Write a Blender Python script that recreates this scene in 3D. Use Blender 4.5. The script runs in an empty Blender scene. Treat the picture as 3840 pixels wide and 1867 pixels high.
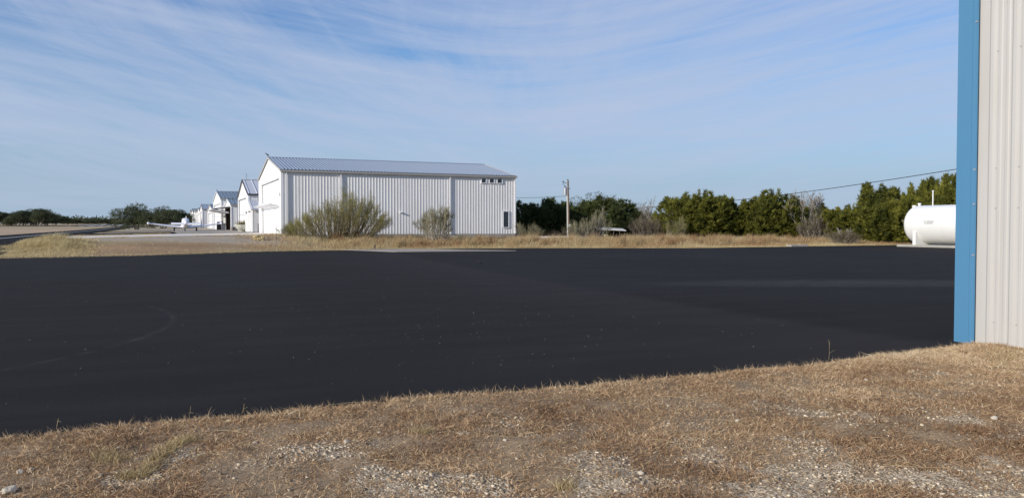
import bpy, bmesh, math, random
import numpy as np
from mathutils import Vector, Matrix
R = math.radians
rng = np.random.default_rng(11); random.seed(11)
scene = bpy.context.scene
COL = scene.collection

# ------------------------------------------------------------------ camera
# World axes: Y runs along the row of hangars, X runs from the taxiway into the hangars. Camera looks 23.75 deg right of +Y.
A = R(23.75); SA, CA = math.sin(A), math.cos(A)
EYE = 1.6; FPX = 3000.0; HOR = 852.0
cam_d = bpy.data.cameras.new('camera'); cam = bpy.data.objects.new('camera', cam_d); COL.objects.link(cam)
cam_d.sensor_width = 36.0; cam_d.lens = 36.0*FPX/3840.0
cam_d.clip_start = 0.1; cam_d.clip_end = 9000
cam.location = (0, 0, EYE); cam.rotation_euler = (R(90-1.556), 0, -A)
scene.camera = cam

# ------------------------------------------------------------------ light
SUN_EL = R(21); ALPHA = R(17)
SUND = Vector((-math.cos(ALPHA)*math.cos(SUN_EL), -math.sin(ALPHA)*math.cos(SUN_EL), math.sin(SUN_EL)))
world = bpy.data.worlds.new('World'); scene.world = world; world.use_nodes = True
nt = world.node_tree; nt.nodes.clear()
def N(nt_, typ, **kw):
    n = nt_.nodes.new(typ)
    for k, v in kw.items(): setattr(n, k, v)
    return n
def math_n(nt_, op, a, b=None, c=None, clamp=False):
    n = nt_.nodes.new('ShaderNodeMath'); n.operation = op; n.use_clamp = clamp
    for i, v in enumerate((a, b, c)):
        if v is None: continue
        if isinstance(v, (int, float)): n.inputs[i].default_value = v
        else: nt_.links.new(v, n.inputs[i])
    return n.outputs[0]
def mixc(nt_, fac, a, b, blend='MIX'):
    n = nt_.nodes.new('ShaderNodeMix'); n.data_type = 'RGBA'; n.blend_type = blend
    for s, v in ((0, fac), (6, a), (7, b)):
        if isinstance(v, (int, float)): n.inputs[s].default_value = v
        elif isinstance(v, tuple): n.inputs[s].default_value = (*v[:3], 1)
        else: nt_.links.new(v, n.inputs[s])
    return n.outputs[2]
def ramp(nt_, fac, stops, interp='LINEAR'):
    n = nt_.nodes.new('ShaderNodeValToRGB'); n.color_ramp.interpolation = interp
    el = n.color_ramp.elements
    while len(el) < len(stops): el.new(0.5)
    for e, (p, c) in zip(el, stops):
        e.position = p; e.color = (*c, 1) if not isinstance(c, (int, float)) else (c, c, c, 1)
    if fac is not None: nt_.links.new(fac, n.inputs[0])
    return n.outputs[0]
def noise(nt_, vec, scale, detail=3, rough=.5, dist=0.0, out=0):
    n = nt_.nodes.new('ShaderNodeTexNoise'); n.inputs['Scale'].default_value = scale
    n.inputs['Detail'].default_value = detail; n.inputs['Roughness'].default_value = rough
    n.inputs['Distortion'].default_value = dist
    if vec is not None: nt_.links.new(vec, n.inputs['Vector'])
    return n.outputs[out]
def mapping(nt_, vec, loc=(0,0,0), rot=(0,0,0), sc=(1,1,1)):
    n = nt_.nodes.new('ShaderNodeMapping')
    n.inputs[1].default_value = loc; n.inputs[2].default_value = rot; n.inputs[3].default_value = sc
    nt_.links.new(vec, n.inputs[0]); return n.outputs[0]

SKY_S = 0.11
sky = N(nt, 'ShaderNodeTexSky'); sky.sky_type = 'NISHITA'; sky.sun_disc = False
sky.sun_elevation = SUN_EL; sky.sun_rotation = math.atan2(SUND.x, SUND.y)
sky.altitude = 400; sky.air_density = 1.0; sky.dust_density = 0.5; sky.ozone_density = 2.0
tc = N(nt, 'ShaderNodeTexCoord'); sep = N(nt, 'ShaderNodeSeparateXYZ'); nt.links.new(tc.outputs['Generated'], sep.inputs[0])
zc = math_n(nt, 'ADD', math_n(nt, 'MAXIMUM', sep.outputs[2], 0.0), 0.085)
cx = math_n(nt, 'DIVIDE', sep.outputs[0], zc); cy = math_n(nt, 'DIVIDE', sep.outputs[1], zc)
cmb = N(nt, 'ShaderNodeCombineXYZ'); nt.links.new(cx, cmb.inputs[0]); nt.links.new(cy, cmb.inputs[1])
plane = cmb.outputs[0]
warp = N(nt, 'ShaderNodeVectorMath', operation='ADD'); nt.links.new(plane, warp.inputs[0])
wn = N(nt, 'ShaderNodeVectorMath', operation='SCALE'); nt.links.new(noise(nt, plane, .28, 2, .5, 0, 1), wn.inputs[0]); wn.inputs['Scale'].default_value = 1.5
nt.links.new(wn.outputs[0], warp.inputs[1])
def rotated(v, ang, sc): return mapping(nt, mapping(nt, v, rot=(0, 0, ang)), sc=sc)
def layer(ang, seed):
    w_ = mapping(nt, warp.outputs[0], loc=(seed, seed*.7, 0))
    s1 = noise(nt, rotated(w_, R(ang), (.38, 2.0, 1)), 1.15, 8, .62)
    s2 = noise(nt, rotated(w_, R(ang-7), (.8, 6.5, 1)), 1.3, 6, .65)
    return math_n(nt, 'ADD', math_n(nt, 'MULTIPLY', s1, .60), math_n(nt, 'MULTIPLY', s2, .30))
latd = math_n(nt, 'SUBTRACT', math_n(nt, 'MULTIPLY', sep.outputs[0], CA), math_n(nt, 'MULTIPLY', sep.outputs[1], SA))
wB = ramp(nt, latd, [(0.0, 0.0), (.24, 1.0)])
streak = mixc(nt, wB, layer(-54, 0.0), layer(-98, 5.3))
big = noise(nt, mapping(nt, plane, loc=(3.1, 1.7, 0)), .33, 3, .5)
dens = math_n(nt, 'ADD', streak, math_n(nt, 'MULTIPLY', big, .50))
cl = ramp(nt, dens, [(.60, 0.0), (.70, .5), (.84, 1.0)])
# clouds thin out into the pale air at the horizon
hz = ramp(nt, sep.outputs[2], [(0.0, 0.55), (.10, .8), (.2, 1.0), (1, 1.0)])
lowband = ramp(nt, noise(nt, mapping(nt, tc.outputs['Generated'], sc=(1.0, 1.0, 26)), 2.2, 4, .55), [(.50, 0.0), (.68, .7)])
lowmask = ramp(nt, sep.outputs[2], [(0.0, .3), (.09, 1.0), (.17, 0.0)])
la = math_n(nt, 'SQRT', math_n(nt, 'ADD', math_n(nt, 'MULTIPLY', latd, latd), .01))
zb = math_n(nt, 'SUBTRACT', sep.outputs[2], math_n(nt, 'MULTIPLY', la, .17))
cv = N(nt, 'ShaderNodeCombineXYZ'); nt.links.new(math_n(nt, 'MULTIPLY', latd, 1.1), cv.inputs[0]); nt.links.new(math_n(nt, 'MULTIPLY', zb, 11.0), cv.inputs[1])
vn = noise(nt, cv.outputs[0], 1.15, 7, .58, .35); vn2 = noise(nt, mapping(nt, cv.outputs[0], loc=(7, 3, 0), sc=(1.6, 2.6, 1)), 1.6, 6, .62, .4)
veil = ramp(nt, math_n(nt, 'ADD', math_n(nt, 'MULTIPLY', vn, .68), math_n(nt, 'MULTIPLY', vn2, .32)), [(.40, 0.0), (.50, .55), (.60, 1.0)])
vmask = ramp(nt, sep.outputs[2], [(0.0, .15), (.07, .55), (.13, .9), (.26, .85), (.40, .30), (.6, .2)])
veilf = math_n(nt, 'MULTIPLY', math_n(nt, 'MULTIPLY', veil, vmask), .85)
clf0 = math_n(nt, 'MAXIMUM', math_n(nt, 'MULTIPLY', math_n(nt, 'MULTIPLY', cl, hz), .60), math_n(nt, 'MULTIPLY', lowband, lowmask))
clf = math_n(nt, 'SUBTRACT', 1.0, math_n(nt, 'MULTIPLY', math_n(nt, 'SUBTRACT', 1.0, clf0), math_n(nt, 'SUBTRACT', 1.0, veilf)))
hzf = ramp(nt, sep.outputs[2], [(0.0, .95), (.05, .85), (.13, .42), (.26, 0.0)])
skyb = mixc(nt, 1.0, sky.outputs[0], (.60, .83, 1.12), 'MULTIPLY')
skyc = mixc(nt, hzf, skyb, (.315/SKY_S, .42/SKY_S, .54/SKY_S))
cloudc = (.42/SKY_S, .49/SKY_S, .645/SKY_S)
final = mixc(nt, clf, skyc, cloudc)
bg = N(nt, 'ShaderNodeBackground'); bg.inputs[1].default_value = SKY_S; nt.links.new(final, bg.inputs[0])
wo = N(nt, 'ShaderNodeOutputWorld'); nt.links.new(bg.outputs[0], wo.inputs[0])
sl = bpy.data.lights.new('sun', 'SUN'); sl.energy = 3.7; sl.angle = R(.5); sl.color = (1.0, .94, .86)
sun = bpy.data.objects.new('sun', sl); COL.objects.link(sun); sun.rotation_euler = SUND.to_track_quat('Z', 'Y').to_euler(); sun.location = (-30, -20, 40)
scene.render.engine = 'CYCLES'
vs = scene.view_settings; vs.view_transform = 'Standard'; vs.look = 'None'; vs.exposure = 0.18; vs.gamma = 1.0

# ------------------------------------------------------------------ helpers
def pp(px, d):            # ground position seen in column px of the photo at depth d
    lat = (px-1920)/FPX*d
    return (lat*CA+d*SA, -lat*SA+d*CA)
def zz(py, d): return EYE+(HOR-py)*d/FPX
def facade_y(px):         # Y where the facade line X = 9.48 crosses column px
    r = (1920-px)/FPX
    return 70.1+(68*r-19.56)/(.4027-.9153*r)
def sstep(x): x = np.clip(x, 0, 1); return x*x*(3-2*x)
_tab = np.random.default_rng(5).random((256, 256))
def vnoise(x, y):
    x = np.asarray(x, float); y = np.asarray(y, float)
    xi = np.floor(x).astype(int); yi = np.floor(y).astype(int); fx = x-xi; fy = y-yi
    fx = fx*fx*(3-2*fx); fy = fy*fy*(3-2*fy)
    a = _tab[xi & 255, yi & 255]; b = _tab[(xi+1) & 255, yi & 255]; c = _tab[xi & 255, (yi+1) & 255]; d = _tab[(xi+1) & 255, (yi+1) & 255]
    return (a*(1-fx)+b*fx)*(1-fy)+(c*(1-fx)+d*fx)*fy
def fbm(x, y, o=4):
    s = 0; a = .5; t = 0
    for i in range(o):
        s = s+a*vnoise(x*2**i+17*i, y*2**i+31*i); t += a; a *= .5
    return s/t
EX = [-60, -7.6, -1.35, 6.45, 13.6, 26.2, 37.5, 55.2, 90]
EY = [47.5, 48.6, 50.1, 55.4, 56.4, 55.6, 50.7, 51.7, 52]
def pad_edge(x): return np.interp(x, EX, EY)
def near_edge(x): return np.interp(x, [-40, -1.1, .3, 2.1, 4.2, 6.9, 9.9, 10.3, 60], [6.9, 7.02, 7.12, 7.20, 7.06, 7.12, 7.30, 7.45, 7.45])
def gz(x, y):
    x = np.asarray(x, float); y = np.asarray(y, float)
    e = y-pad_edge(x)
    z1 = np.interp(x, [-14, -6.5, 3, 9.5, 11.5, 20, 32, 60], [.66, .68, .88, .95, .62, .40, .32, .25])
    z1b = np.interp(x, [-14, -6.5, 3, 9.5, 60], [.66, .68, .88, .95, .95])
    k = sstep((y-70.5)/8)*(x < 36)
    z1 = z1*(1-k)+z1b*k
    z = z1*sstep(e/15.5)
    z = z+.003*np.clip(y-70, 0, 100)+.0045*np.clip(y-170, 0, 2600)+.006*np.clip(y-385, 0, 80)
    z = z+(fbm(x*.35, y*.35)-.5)*.10*sstep(e/4)*(y < 69.5)*(x < 70)
    z = z+.16*np.exp(-((x+6.0)/1.7)**2-((y-59.6)/2.6)**2)
    near = y < 7.62
    zn = .0+.055*(fbm(x*1.9, y*1.9)-.42)+.026*(vnoise(x*6.5, y*6.5)-.5)+.07*sstep((x-8.2)/2.2)*sstep((7.9-y)/.8)
    ke = sstep((near_edge(x)+.14-y)/.25); zn = zn*ke-.03*(1-ke)
    pad = (e < 0) & (y >= 7.3)
    z = np.where(y < 7.72, zn, z)
    z = np.where((e <= 0) & (y >= 7.72), -.03, z)
    z = np.where((e > 0) & (y >= 7.72), z-.03*(1-sstep(e/.5)), z)
    return z
def g(x, y): return float(gz(x, y))

def setp(o, label=None, cat=None, group=None, kind=None):
    if label: o['label'] = label
    if cat: o['category'] = cat
    if group: o['group'] = group
    if kind: o['kind'] = kind
    return o
def empty(name, loc, label=None, cat=None, group=None, rotz=0):
    o = bpy.data.objects.new(name, None); COL.objects.link(o); o.location = loc; o.rotation_euler = (0, 0, rotz)
    o.empty_display_size = .3
    return setp(o, label, cat, group)
def copy_tree(o, parent=None):
    c = o.copy(); COL.objects.link(c)
    if parent is not None: c.parent = parent
    for ch in list(o.children): copy_tree(ch, c)
    return c
class MB:
    def __init__(s): s.v = []; s.f = []
    def face(s, *pts):
        i = len(s.v); s.v += [tuple(p) for p in pts]; s.f.append(tuple(range(i, i+len(pts)))); return s
    def box(s, x0, x1, y0, y1, z0, z1):
        i = len(s.v)
        s.v += [(x0,y0,z0),(x1,y0,z0),(x1,y1,z0),(x0,y1,z0),(x0,y0,z1),(x1,y0,z1),(x1,y1,z1),(x0,y1,z1)]
        s.f += [(i,i+3,i+2,i+1),(i+4,i+5,i+6,i+7),(i,i+1,i+5,i+4),(i+1,i+2,i+6,i+5),(i+2,i+3,i+7,i+6),(i+3,i,i+4,i+7)]
        return s
    def prism(s, prof, f, a, b):     # prof: closed list of 2d points; f(u,v,w) -> xyz ; w from a to b
        i = len(s.v); n = len(prof)
        s.v += [f(u, v, a) for u, v in prof]+[f(u, v, b) for u, v in prof]
        for k in range(n): s.f.append((i+k, i+(k+1) % n, i+n+(k+1) % n, i+n+k))
        s.f.append(tuple(range(i+n-1, i-1, -1))); s.f.append(tuple(range(i+n, i+2*n)))
        return s
    def tube(s, p0, p1, r0, r1=None, n=8):
        r1 = r0 if r1 is None else r1
        p0 = Vector(p0); p1 = Vector(p1); d = (p1-p0).normalized()
        a = d.orthogonal().normalized(); b = d.cross(a); i = len(s.v)
        for p, r in ((p0, r0), (p1, r1)):
            for k in range(n):
                t = 2*math.pi*k/n; s.v.append(tuple(p+(a*math.cos(t)+b*math.sin(t))*r))
        for k in range(n): s.f.append((i+k, i+(k+1) % n, i+n+(k+1) % n, i+n+k))
        s.f.append(tuple(range(i+n-1, i-1, -1))); s.f.append(tuple(range(i+n, i+2*n)))
        return s
    def loft(s, rings, cap=True):    # rings: list of lists of points, same count
        i = len(s.v); n = len(rings[0])
        for r in rings: s.v += [tuple(p) for p in r]
        for j in range(len(rings)-1):
            for k in range(n):
                a = i+j*n+k; b = i+j*n+(k+1) % n; s.f.append((a, b, b+n, a+n))
        if cap:
            s.f.append(tuple(range(i+n-1, i-1, -1))); e = i+(len(rings)-1)*n; s.f.append(tuple(range(e, e+n)))
        return s
    def build(s, name, mat, parent=None, smooth=False, bevel=0, fixn=True):
        me = bpy.data.meshes.new(name); me.from_pydata(s.v, [], s.f); me.materials.append(mat)
        if fixn:
            bm = bmesh.new(); bm.from_mesh(me); bmesh.ops.recalc_face_normals(bm, faces=bm.faces); bm.to_mesh(me); bm.free()
        if smooth:
            me.shade_smooth()
            try: me.set_sharp_from_angle(angle=R(40))
            except Exception: pass
        o = bpy.data.objects.new(name, me); COL.objects.link(o)
        if bevel:
            m = o.modifiers.new('bevel', 'BEVEL'); m.width = bevel; m.segments = 2; m.limit_method = 'ANGLE'
        if parent is not None: o.parent = parent
        return o
def np_obj(name, V, quads, tris, mat, parent=None, rnd=None, smooth=False):
    V = np.asarray(V, np.float32).reshape(-1, 3)
    quads = np.asarray(quads if quads is not None else [], np.int32).reshape(-1, 4)
    tris = np.asarray(tris if tris is not None else [], np.int32).reshape(-1, 3)
    me = bpy.data.meshes.new(name)
    me.vertices.add(len(V)); me.vertices.foreach_set('co', V.ravel())
    lp = np.concatenate([quads.ravel(), tris.ravel()]).astype(np.int32)
    me.loops.add(len(lp)); me.loops.foreach_set('vertex_index', lp)
    st = np.concatenate([np.arange(len(quads))*4, len(quads)*4+np.arange(len(tris))*3]).astype(np.int32)
    me.polygons.add(len(st)); me.polygons.foreach_set('loop_start', st)
    me.update(calc_edges=True); me.validate()
    if rnd is not None:
        a = me.attributes.new('rnd', 'FLOAT', 'POINT'); a.data.foreach_set('value', np.asarray(rnd, np.float32))
    me.materials.append(mat)
    if smooth: me.shade_smooth()
    o = bpy.data.objects.new(name, me); COL.objects.link(o)
    if parent is not None: o.parent = parent
    return o
def unit(v): return v/np.maximum(np.linalg.norm(v, axis=-1, keepdims=True), 1e-9)
def blades(P, D, L, W, bend, r=rng, seg=True):
    n = len(P); side = unit(np.cross(D, r.normal(size=(n, 3))))*(W[:, None]/2)
    if seg:
        mid = P+D*(L*.55)[:, None]+bend*.3
        V = np.stack([P-side, P+side, mid+side*.8, mid-side*.8, P+D*L[:, None]+bend], 1)
        b = np.arange(n)[:, None]*5
        return V.reshape(-1, 3), b+np.array([[0, 1, 2, 3]]), b+np.array([[3, 2, 4]])
    V = np.stack([P-side, P+side, P+D*L[:, None]+bend], 1); b = np.arange(n)[:, None]*3
    return V.reshape(-1, 3), None, b+np.array([[0, 1, 2]])
def tubes(segs, k=5):
    S = np.asarray(segs, float); p0 = S[:, :3]; p1 = S[:, 3:6]; r0 = S[:, 6]; r1 = S[:, 7]
    d = unit(p1-p0); ref = np.where(np.abs(d[:, 2:3]) > .9, np.array([[1., 0, 0]]), np.array([[0, 0, 1.]]))
    a = unit(np.cross(d, ref)); b = np.cross(d, a); t = np.arange(k)*2*math.pi/k
    ring = a[:, None, :]*np.cos(t)[None, :, None]+b[:, None, :]*np.sin(t)[None, :, None]
    V = np.concatenate([p0[:, None]+ring*r0[:, None, None], p1[:, None]+ring*r1[:, None, None]], 1)
    base = np.arange(len(S))[:, None, None]*2*k; i = np.arange(k)
    q = np.stack([i, (i+1) % k, (i+1) % k+k, i+k], 1)[None]+base
    return V.reshape(-1, 3), q.reshape(-1, 4)

# ------------------------------------------------------------------ materials
def newmat(name, rough=.6, spec=.4, metal=0.0):
    m = bpy.data.materials.new(name); m.use_nodes = True; t = m.node_tree; b = t.nodes['Principled BSDF']
    b.inputs['Roughness'].default_value = rough; b.inputs['Metallic'].default_value = metal
    b.inputs['Specular IOR Level'].default_value = spec
    return m, t, b
def simple(name, col, rough=.6, spec=.4, metal=0.0, var=.12, scale=3.0, bump=0.0, bscale=30):
    m, t, b = newmat(name, rough, spec, metal)
    tcn = N(t, 'ShaderNodeTexCoord'); v = tcn.outputs['Object']
    f = noise(t, v, scale, 5, .6)
    lo = tuple(c*(1-var) for c in col); hi = tuple(min(1, c*(1+var)) for c in col)
    t.links.new(ramp(t, f, [(.3, lo), (.7, hi)]), b.inputs['Base Color'])
    if bump:
        bn = N(t, 'ShaderNodeBump'); bn.inputs['Strength'].default_value = bump; bn.inputs['Distance'].default_value = .02
        t.links.new(noise(t, v, bscale, 4, .6), bn.inputs['Height']); t.links.new(bn.outputs[0], b.inputs['Normal'])
    return m
def panel_mat(name, col, rough=.42, metal=0.0, spec=.4, streak=.1, dirt=(.55, .5, .44)):
    # painted sheet metal: faint vertical rain streaks, splash dirt speckle, slight waviness of the sheet
    m, t, b = newmat(name, rough, spec, metal)
    v = N(t, 'ShaderNodeTexCoord').outputs['Object']
    s1 = noise(t, mapping(t, v, sc=(3, 3, .22)), 2.0, 5, .65)
    s2 = noise(t, v, .7, 4, .6)
    f = math_n(t, 'MULTIPLY', ramp(t, s1, [(.42, 0.0), (.75, 1.0)]), streak)
    f2 = math_n(t, 'MULTIPLY', ramp(t, s2, [(.45, 0.0), (.8, 1.0)]), streak*.8)
    dcol = tuple(c*.72*d/.55 for c, d in zip(col, dirt))
    c = mixc(t, math_n(t, 'ADD', f, f2, clamp=True), col, dcol); t.links.new(c, b.inputs['Base Color'])
    bn = N(t, 'ShaderNodeBump'); bn.inputs['Strength'].default_value = .25; bn.inputs['Distance'].default_value = .02
    t.links.new(noise(t, mapping(t, v, sc=(1, 1, .5)), 1.7, 2, .5), bn.inputs['Height']); t.links.new(bn.outputs[0], b.inputs['Normal'])
    return m
def leaf_mat(name, stops, trans=.25, rough=.65, vary=.35, nscale=.8):
    m, t, b = newmat(name, rough, .25)
    at = N(t, 'ShaderNodeAttribute'); at.attribute_name = 'rnd'
    oi = N(t, 'ShaderNodeObjectInfo')
    gm = N(t, 'ShaderNodeNewGeometry')
    nz = noise(t, gm.outputs['Position'], nscale, 3, .55)
    f = math_n(t, 'ADD', at.outputs['Fac'], math_n(t, 'MULTIPLY', math_n(t, 'SUBTRACT', nz, .5), vary*2))
    f = math_n(t, 'ADD', f, math_n(t, 'MULTIPLY', math_n(t, 'SUBTRACT', oi.outputs['Random'], .5), .22), clamp=True)
    c = ramp(t, f, stops)
    t.links.new(c, b.inputs['Base Color'])
    if trans:
        tr = N(t, 'ShaderNodeBsdfTranslucent'); t.links.new(c, tr.inputs[0])
        mx = N(t, 'ShaderNodeMixShader'); mx.inputs[0].default_value = trans
        t.links.new(b.outputs[0], mx.inputs[1]); t.links.new(tr.outputs[0], mx.inputs[2])
        t.links.new(mx.outputs[0], t.nodes['Material Output'].inputs[0])
    return m
M = {}
M['white'] = panel_mat('white_panel', (.80, .785, .765), streak=.22)
M['white_trim'] = panel_mat('white_trim', (.78, .78, .78), streak=.1)
M['door_white'] = panel_mat('door_white', (.82, .82, .81), streak=.08)
M['greytrim'] = panel_mat('grey_trim', (.42, .41, .38), streak=.1)
M['darktrim'] = simple('dark_trim', (.05, .05, .06), .5)
M['roof'] = panel_mat('zinc_roof', (.50, .545, .60), rough=.42, metal=.72, streak=.2, dirt=(.6, .6, .6))
M['roof_pale'] = panel_mat('pale_roof', (.62, .63, .66), rough=.4, metal=.15, streak=.12)
M['roof_grey'] = panel_mat('grey_roof', (.22, .27, .31), rough=.4, metal=.35, streak=.2)
M['concrete'] = simple('concrete', (.36, .34, .30), .9, .2, var=.18, scale=1.3, bump=.3)
M['stem'] = simple('stem_wall_concrete', (.33, .32, .30), .9, .2, var=.14, scale=1.1, bump=.3)
M['glass'] = simple('dark_glass', (.022, .028, .034), .08, .6, var=.2, scale=1)
M['interior'] = simple('hangar_interior', (.10, .07, .05), .8)
M['blue'] = panel_mat('blue_trim', (.075, .215, .36), rough=.45, streak=.1)
M['beige'] = panel_mat('beige_panel', (.49, .472, .44), rough=.5, streak=.2)
M['tank'] = panel_mat('tank_white', (.82, .81, .77), rough=.38, streak=.16)
M['steel'] = simple('galvanised_steel', (.45, .46, .47), .45, .5, .5)
M['black'] = simple('black_plastic', (.012, .012, .014), .5)
M['tyre'] = simple('tyre_rubber', (.02, .02, .02), .8)
M['plane'] = simple('aircraft_paint', (.80, .79, .82), .3, .5, var=.03)
M['plane_blue'] = simple('aircraft_blue_paint', (.05, .05, .20), .3, .5, var=.05)
M['wood'] = simple('weathered_wood', (.22, .16, .12), .85, .2, var=.25, scale=6)
M['greywood'] = simple('grey_bark', (.30, .27, .23), .9, .15, var=.3, scale=5)
M['bark'] = simple('brown_bark', (.14, .11, .085), .9, .15, var=.3, scale=5)
M['limestone'] = simple('limestone', (.52, .49, .44), .95, .15, var=.25, scale=25, bump=.5, bscale=60)
M['tanrock'] = simple('tan_limestone', (.48, .38, .20), .95, .15, var=.35, scale=4, bump=.8, bscale=8)
M['cream'] = simple('cream_plastic', (.55, .47, .28), .6)
M['pebble'] = simple('grey_pebble', (.50, .50, .50), .9, .2)
M['buffstone'] = simple('buff_stone', (.56, .49, .39), .95, .15, var=.25, scale=25, bump=.5, bscale=60)
M['wire'] = simple('wire', (.015, .015, .018), .6)
M['pot'] = simple('pale_planter', (.55, .55, .46), .7, var=.1)
M['whitepaint'] = simple('white_road_paint', (.72, .72, .70), .8, var=.12, scale=2)
M['paleconcrete'] = simple('pale_concrete', (.66, .61, .55), .9, .2, var=.12, scale=.5, bump=.2)
M['apron_c'] = simple('apron_concrete', (.36, .32, .27), .9, .2, var=.16, scale=.35, bump=.2)

# asphalt with sealcoat passes
def asphalt_mat(name, seam=True, base=.0155):
    m, t, b = newmat(name, .9, .10)
    v = N(t, 'ShaderNodeTexCoord').outputs['Object']
    n1 = noise(t, v, .12, 4, .6); n2 = noise(t, v, 42, 6, .95); n3 = noise(t, mapping(t, v, rot=(0,0,R(12)), sc=(.35, 1.6, 1)), .9, 4, .6)
    c = ramp(t, n2, [(.34, (base*.38, base*.33, base*.30)), (.52, (base*1.22, base*1.04, base*.92)), (.66, (base*4.2, base*3.6, base*3.1))])
    c = mixc(t, math_n(t, 'MULTIPLY', ramp(t, n1, [(.38, 0.0), (.62, 1.0)]), .55), c, (base*1.7, base*1.6, base*1.65))
    c = mixc(t, math_n(t, 'MULTIPLY', ramp(t, n3, [(.42, 0.0), (.75, 1.0)]), .5), c, (base*2.4, base*2.15, base*2.05))
    if seam:
        s = N(t, 'ShaderNodeSeparateXYZ'); t.links.new(v, s.inputs[0]); X, Y = s.outputs[0], s.outputs[1]
        # edge of a spray pass: X = 10 + slow drift with Y
        sx = math_n(t, 'ADD', math_n(t, 'SUBTRACT', X, math_n(t, 'MULTIPLY', math_n(t, 'POWER', math_n(t, 'MAXIMUM', math_n(t, 'SUBTRACT', Y, 9), 0.0), 1.5), .0145)), math_n(t, 'MULTIPLY', noise(t, v, .6, 3, .5), .35))
        band = ramp(t, math_n(t, 'MULTIPLY', math_n(t, 'SUBTRACT', sx, 4.0), .1), [(0, 0.0), (.30, .35), (.54, .8), (.575, .9), (.625, 0.0), (1, 0.0)])
        c = mixc(t, math_n(t, 'MULTIPLY', math_n(t, 'MULTIPLY', band, ramp(t, n3, [(.3, .6), (.7, 1.0)])), .85), c, (base*2.5, base*2.1, base*1.95))
        # scuffed streak to the right and a curved tyre track on the left
        dx = math_n(t, 'SUBTRACT', X, 18.5); dy = math_n(t, 'SUBTRACT', Y, 17.0)
        al = math_n(t, 'ADD', math_n(t, 'MULTIPLY', dx, .93), math_n(t, 'MULTIPLY', dy, -.36)); ac = math_n(t, 'ADD', math_n(t, 'MULTIPLY', dx, .36), math_n(t, 'MULTIPLY', dy, .93))
        q = math_n(t, 'ADD', math_n(t, 'POWER', math_n(t, 'DIVIDE', al, 7.0), 2.0), math_n(t, 'POWER', math_n(t, 'DIVIDE', ac, 1.9), 2.0))
        sc = math_n(t, 'MULTIPLY', math_n(t, 'SUBTRACT', 1.0, q, clamp=True), ramp(t, noise(t, mapping(t, v, rot=(0,0,R(21)), sc=(.5, 6, 1)), 1.5, 5, .7), [(.4, 0.0), (.75, 1.0)]))
        c = mixc(t, math_n(t, 'MULTIPLY', sc, .6), c, (.16, .155, .15))
        rd = math_n(t, 'SQRT', math_n(t, 'ADD', math_n(t, 'POWER', math_n(t, 'ADD', X, 7.0), 2.0), math_n(t, 'POWER', math_n(t, 'SUBTRACT', Y, 15.3), 2.0)))
        rr = math_n(t, 'SUBTRACT', 1.0, math_n(t, 'DIVIDE', math_n(t, 'ABSOLUTE', math_n(t, 'SUBTRACT', rd, 7.2)), .09), clamp=True)
        rr = math_n(t, 'MULTIPLY', rr, math_n(t, 'MULTIPLY', math_n(t, 'GREATER_THAN', X, -2.6), math_n(t, 'LESS_THAN', Y, 17.8)))
        rr = math_n(t, 'MULTIPLY', rr, ramp(t, noise(t, v, 2.5, 4, .7), [(.35, 0.0), (.65, 1.0)]))
        c = mixc(t, math_n(t, 'MULTIPLY', rr, .22), c, (.12, .12, .12))
    t.links.new(c, b.inputs['Base Color'])
    bn = N(t, 'ShaderNodeBump'); bn.inputs['Strength'].default_value = .6; bn.inputs['Distance'].default_value = .006
    t.links.new(noise(t, v, 160, 3, .7), bn.inputs['Height']); t.links.new(bn.outputs[0], b.inputs['Normal'])
    return m
M['asphalt'] = asphalt_mat('sealed_asphalt')
M['asphalt2'] = asphalt_mat('taxiway_asphalt', False, .011)

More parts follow.
